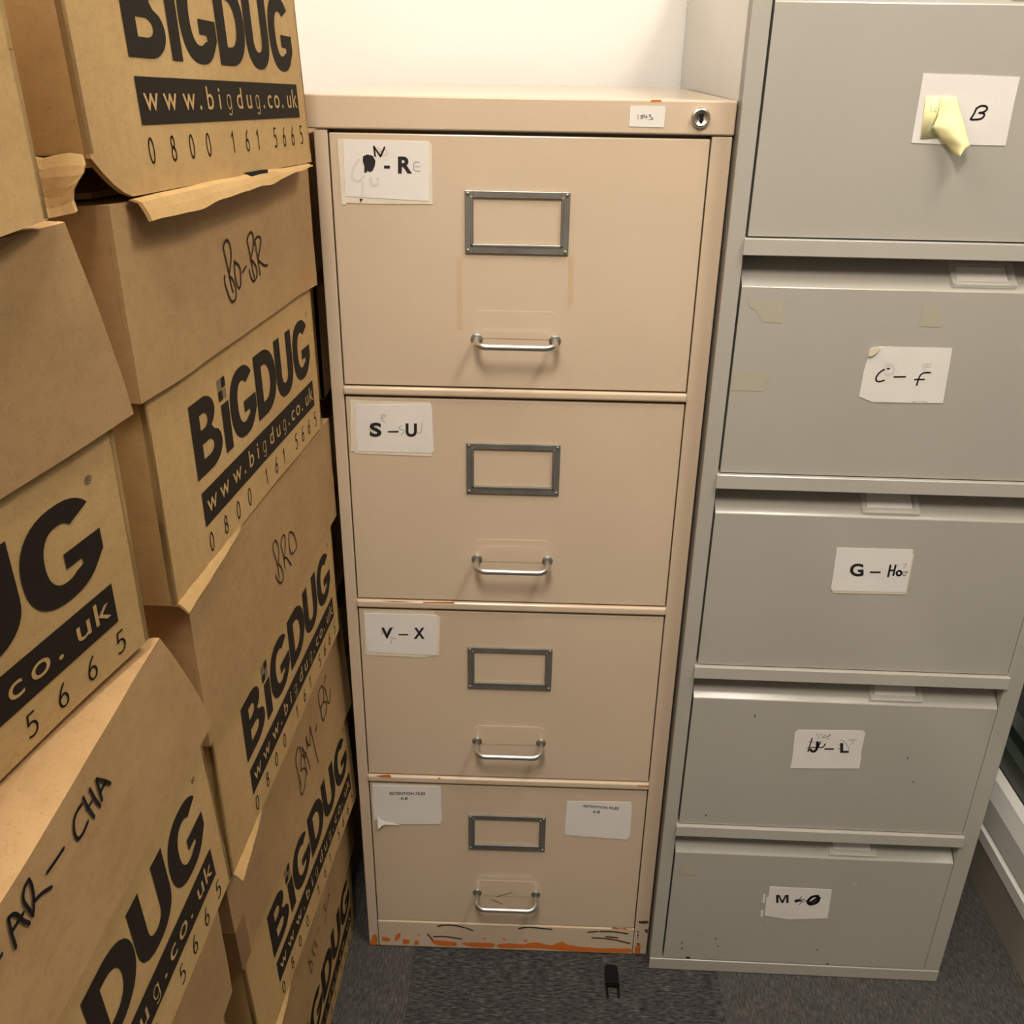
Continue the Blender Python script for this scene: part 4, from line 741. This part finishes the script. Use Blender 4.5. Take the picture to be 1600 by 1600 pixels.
archive_box('R4', 'cardboard archive box with BAY-BI handwritten on its lid, next above the floor box', 'R3', 'hand_baybi', .0019, seed=2, vs0=.160, fold=.10)
archive_box('R3', 'cardboard archive box with BRO handwritten on its lid, mid-stack beside the beige cabinet', 'R2', 'hand_bro', .0019, seed=3, fold=.09)
archive_box('R2', 'cardboard archive box with BO-BR handwritten on its lid, under the box with the torn bottom', 'R1', 'hand_bobr', .0021, seed=4, vs0=.168, fold=.15)
archive_box('R1', 'cardboard archive box with crushed, torn bottom edge, top of the stack beside the beige cabinet', None, None, seed=5, torn=True)
archive_box('L5', 'cardboard archive box standing on the carpet at the bottom of the nearer stack', 'L4', None, seed=6, vs0=.2)
archive_box('L4', 'shaded cardboard archive box set back beneath the AR - CHA box in the nearer stack', 'L3', None, seed=7, vs0=.164)
archive_box('L3', 'cardboard archive box with AR - CHA in black marker on its lid, in the nearer stack', 'L2', 'hand_archa', .0026, seed=8, wood='marker', pinch=.072, chamf=(.028, .009))
archive_box('L2', 'twisted cardboard archive box with a plain unmarked lid, above the AR - CHA box', 'L1', None, seed=9, vs0=.166, BD=.19, pinch=.028)
archive_box('L1', 'plain cardboard box at the top left corner, topmost of the nearer stack', None, None, seed=10, prints=False)

for k_, up_, lab in (('C1', 'C2', 'lowest'), ('C2', 'C3', 'second from the floor'), ('C3', 'C4', 'third from the floor'), ('C4', None, 'topmost')):  # unseen boxes, added to block light from the gap beside the cabinet
    archive_box(k_, 'added unseen cardboard box that darkens the gap left of the beige cabinet, ' + lab, up_, None, seed=11+len(lab), prints=False, BW=.42, BD=.32, htop=.315)

# ---------------------------------------------------------------- black clip on the carpet
ck_ = thing('clip', 'small black two-pronged clip lying on the carpet before the filing cabinets', 'clip', (.400, -.050, .0))
bm = bm_new(); add_prism(bm, [(-.0100, .022, .001), (.0098, .022, .001), (.0112, -.016, .001), (-.0112, -.016, .001)], (0, 0, .009)); 
bmesh.ops.bevel(bm, geom=list(bm.edges), offset=.0022, segments=2, affect='EDGES'); fix_normals(bm)
obj('clip_body', bm, 'clip', ck_)
for sx in (-1, 1):
    bm = bm_new(); add_tube(bm, [(sx*.0092, -.012, .004), (sx*.0090, -.024, .004), (sx*.0086, -.034, .0028)], [.0022, .0020, .0016], 10); obj('prong', bm, 'clip', ck_, True)
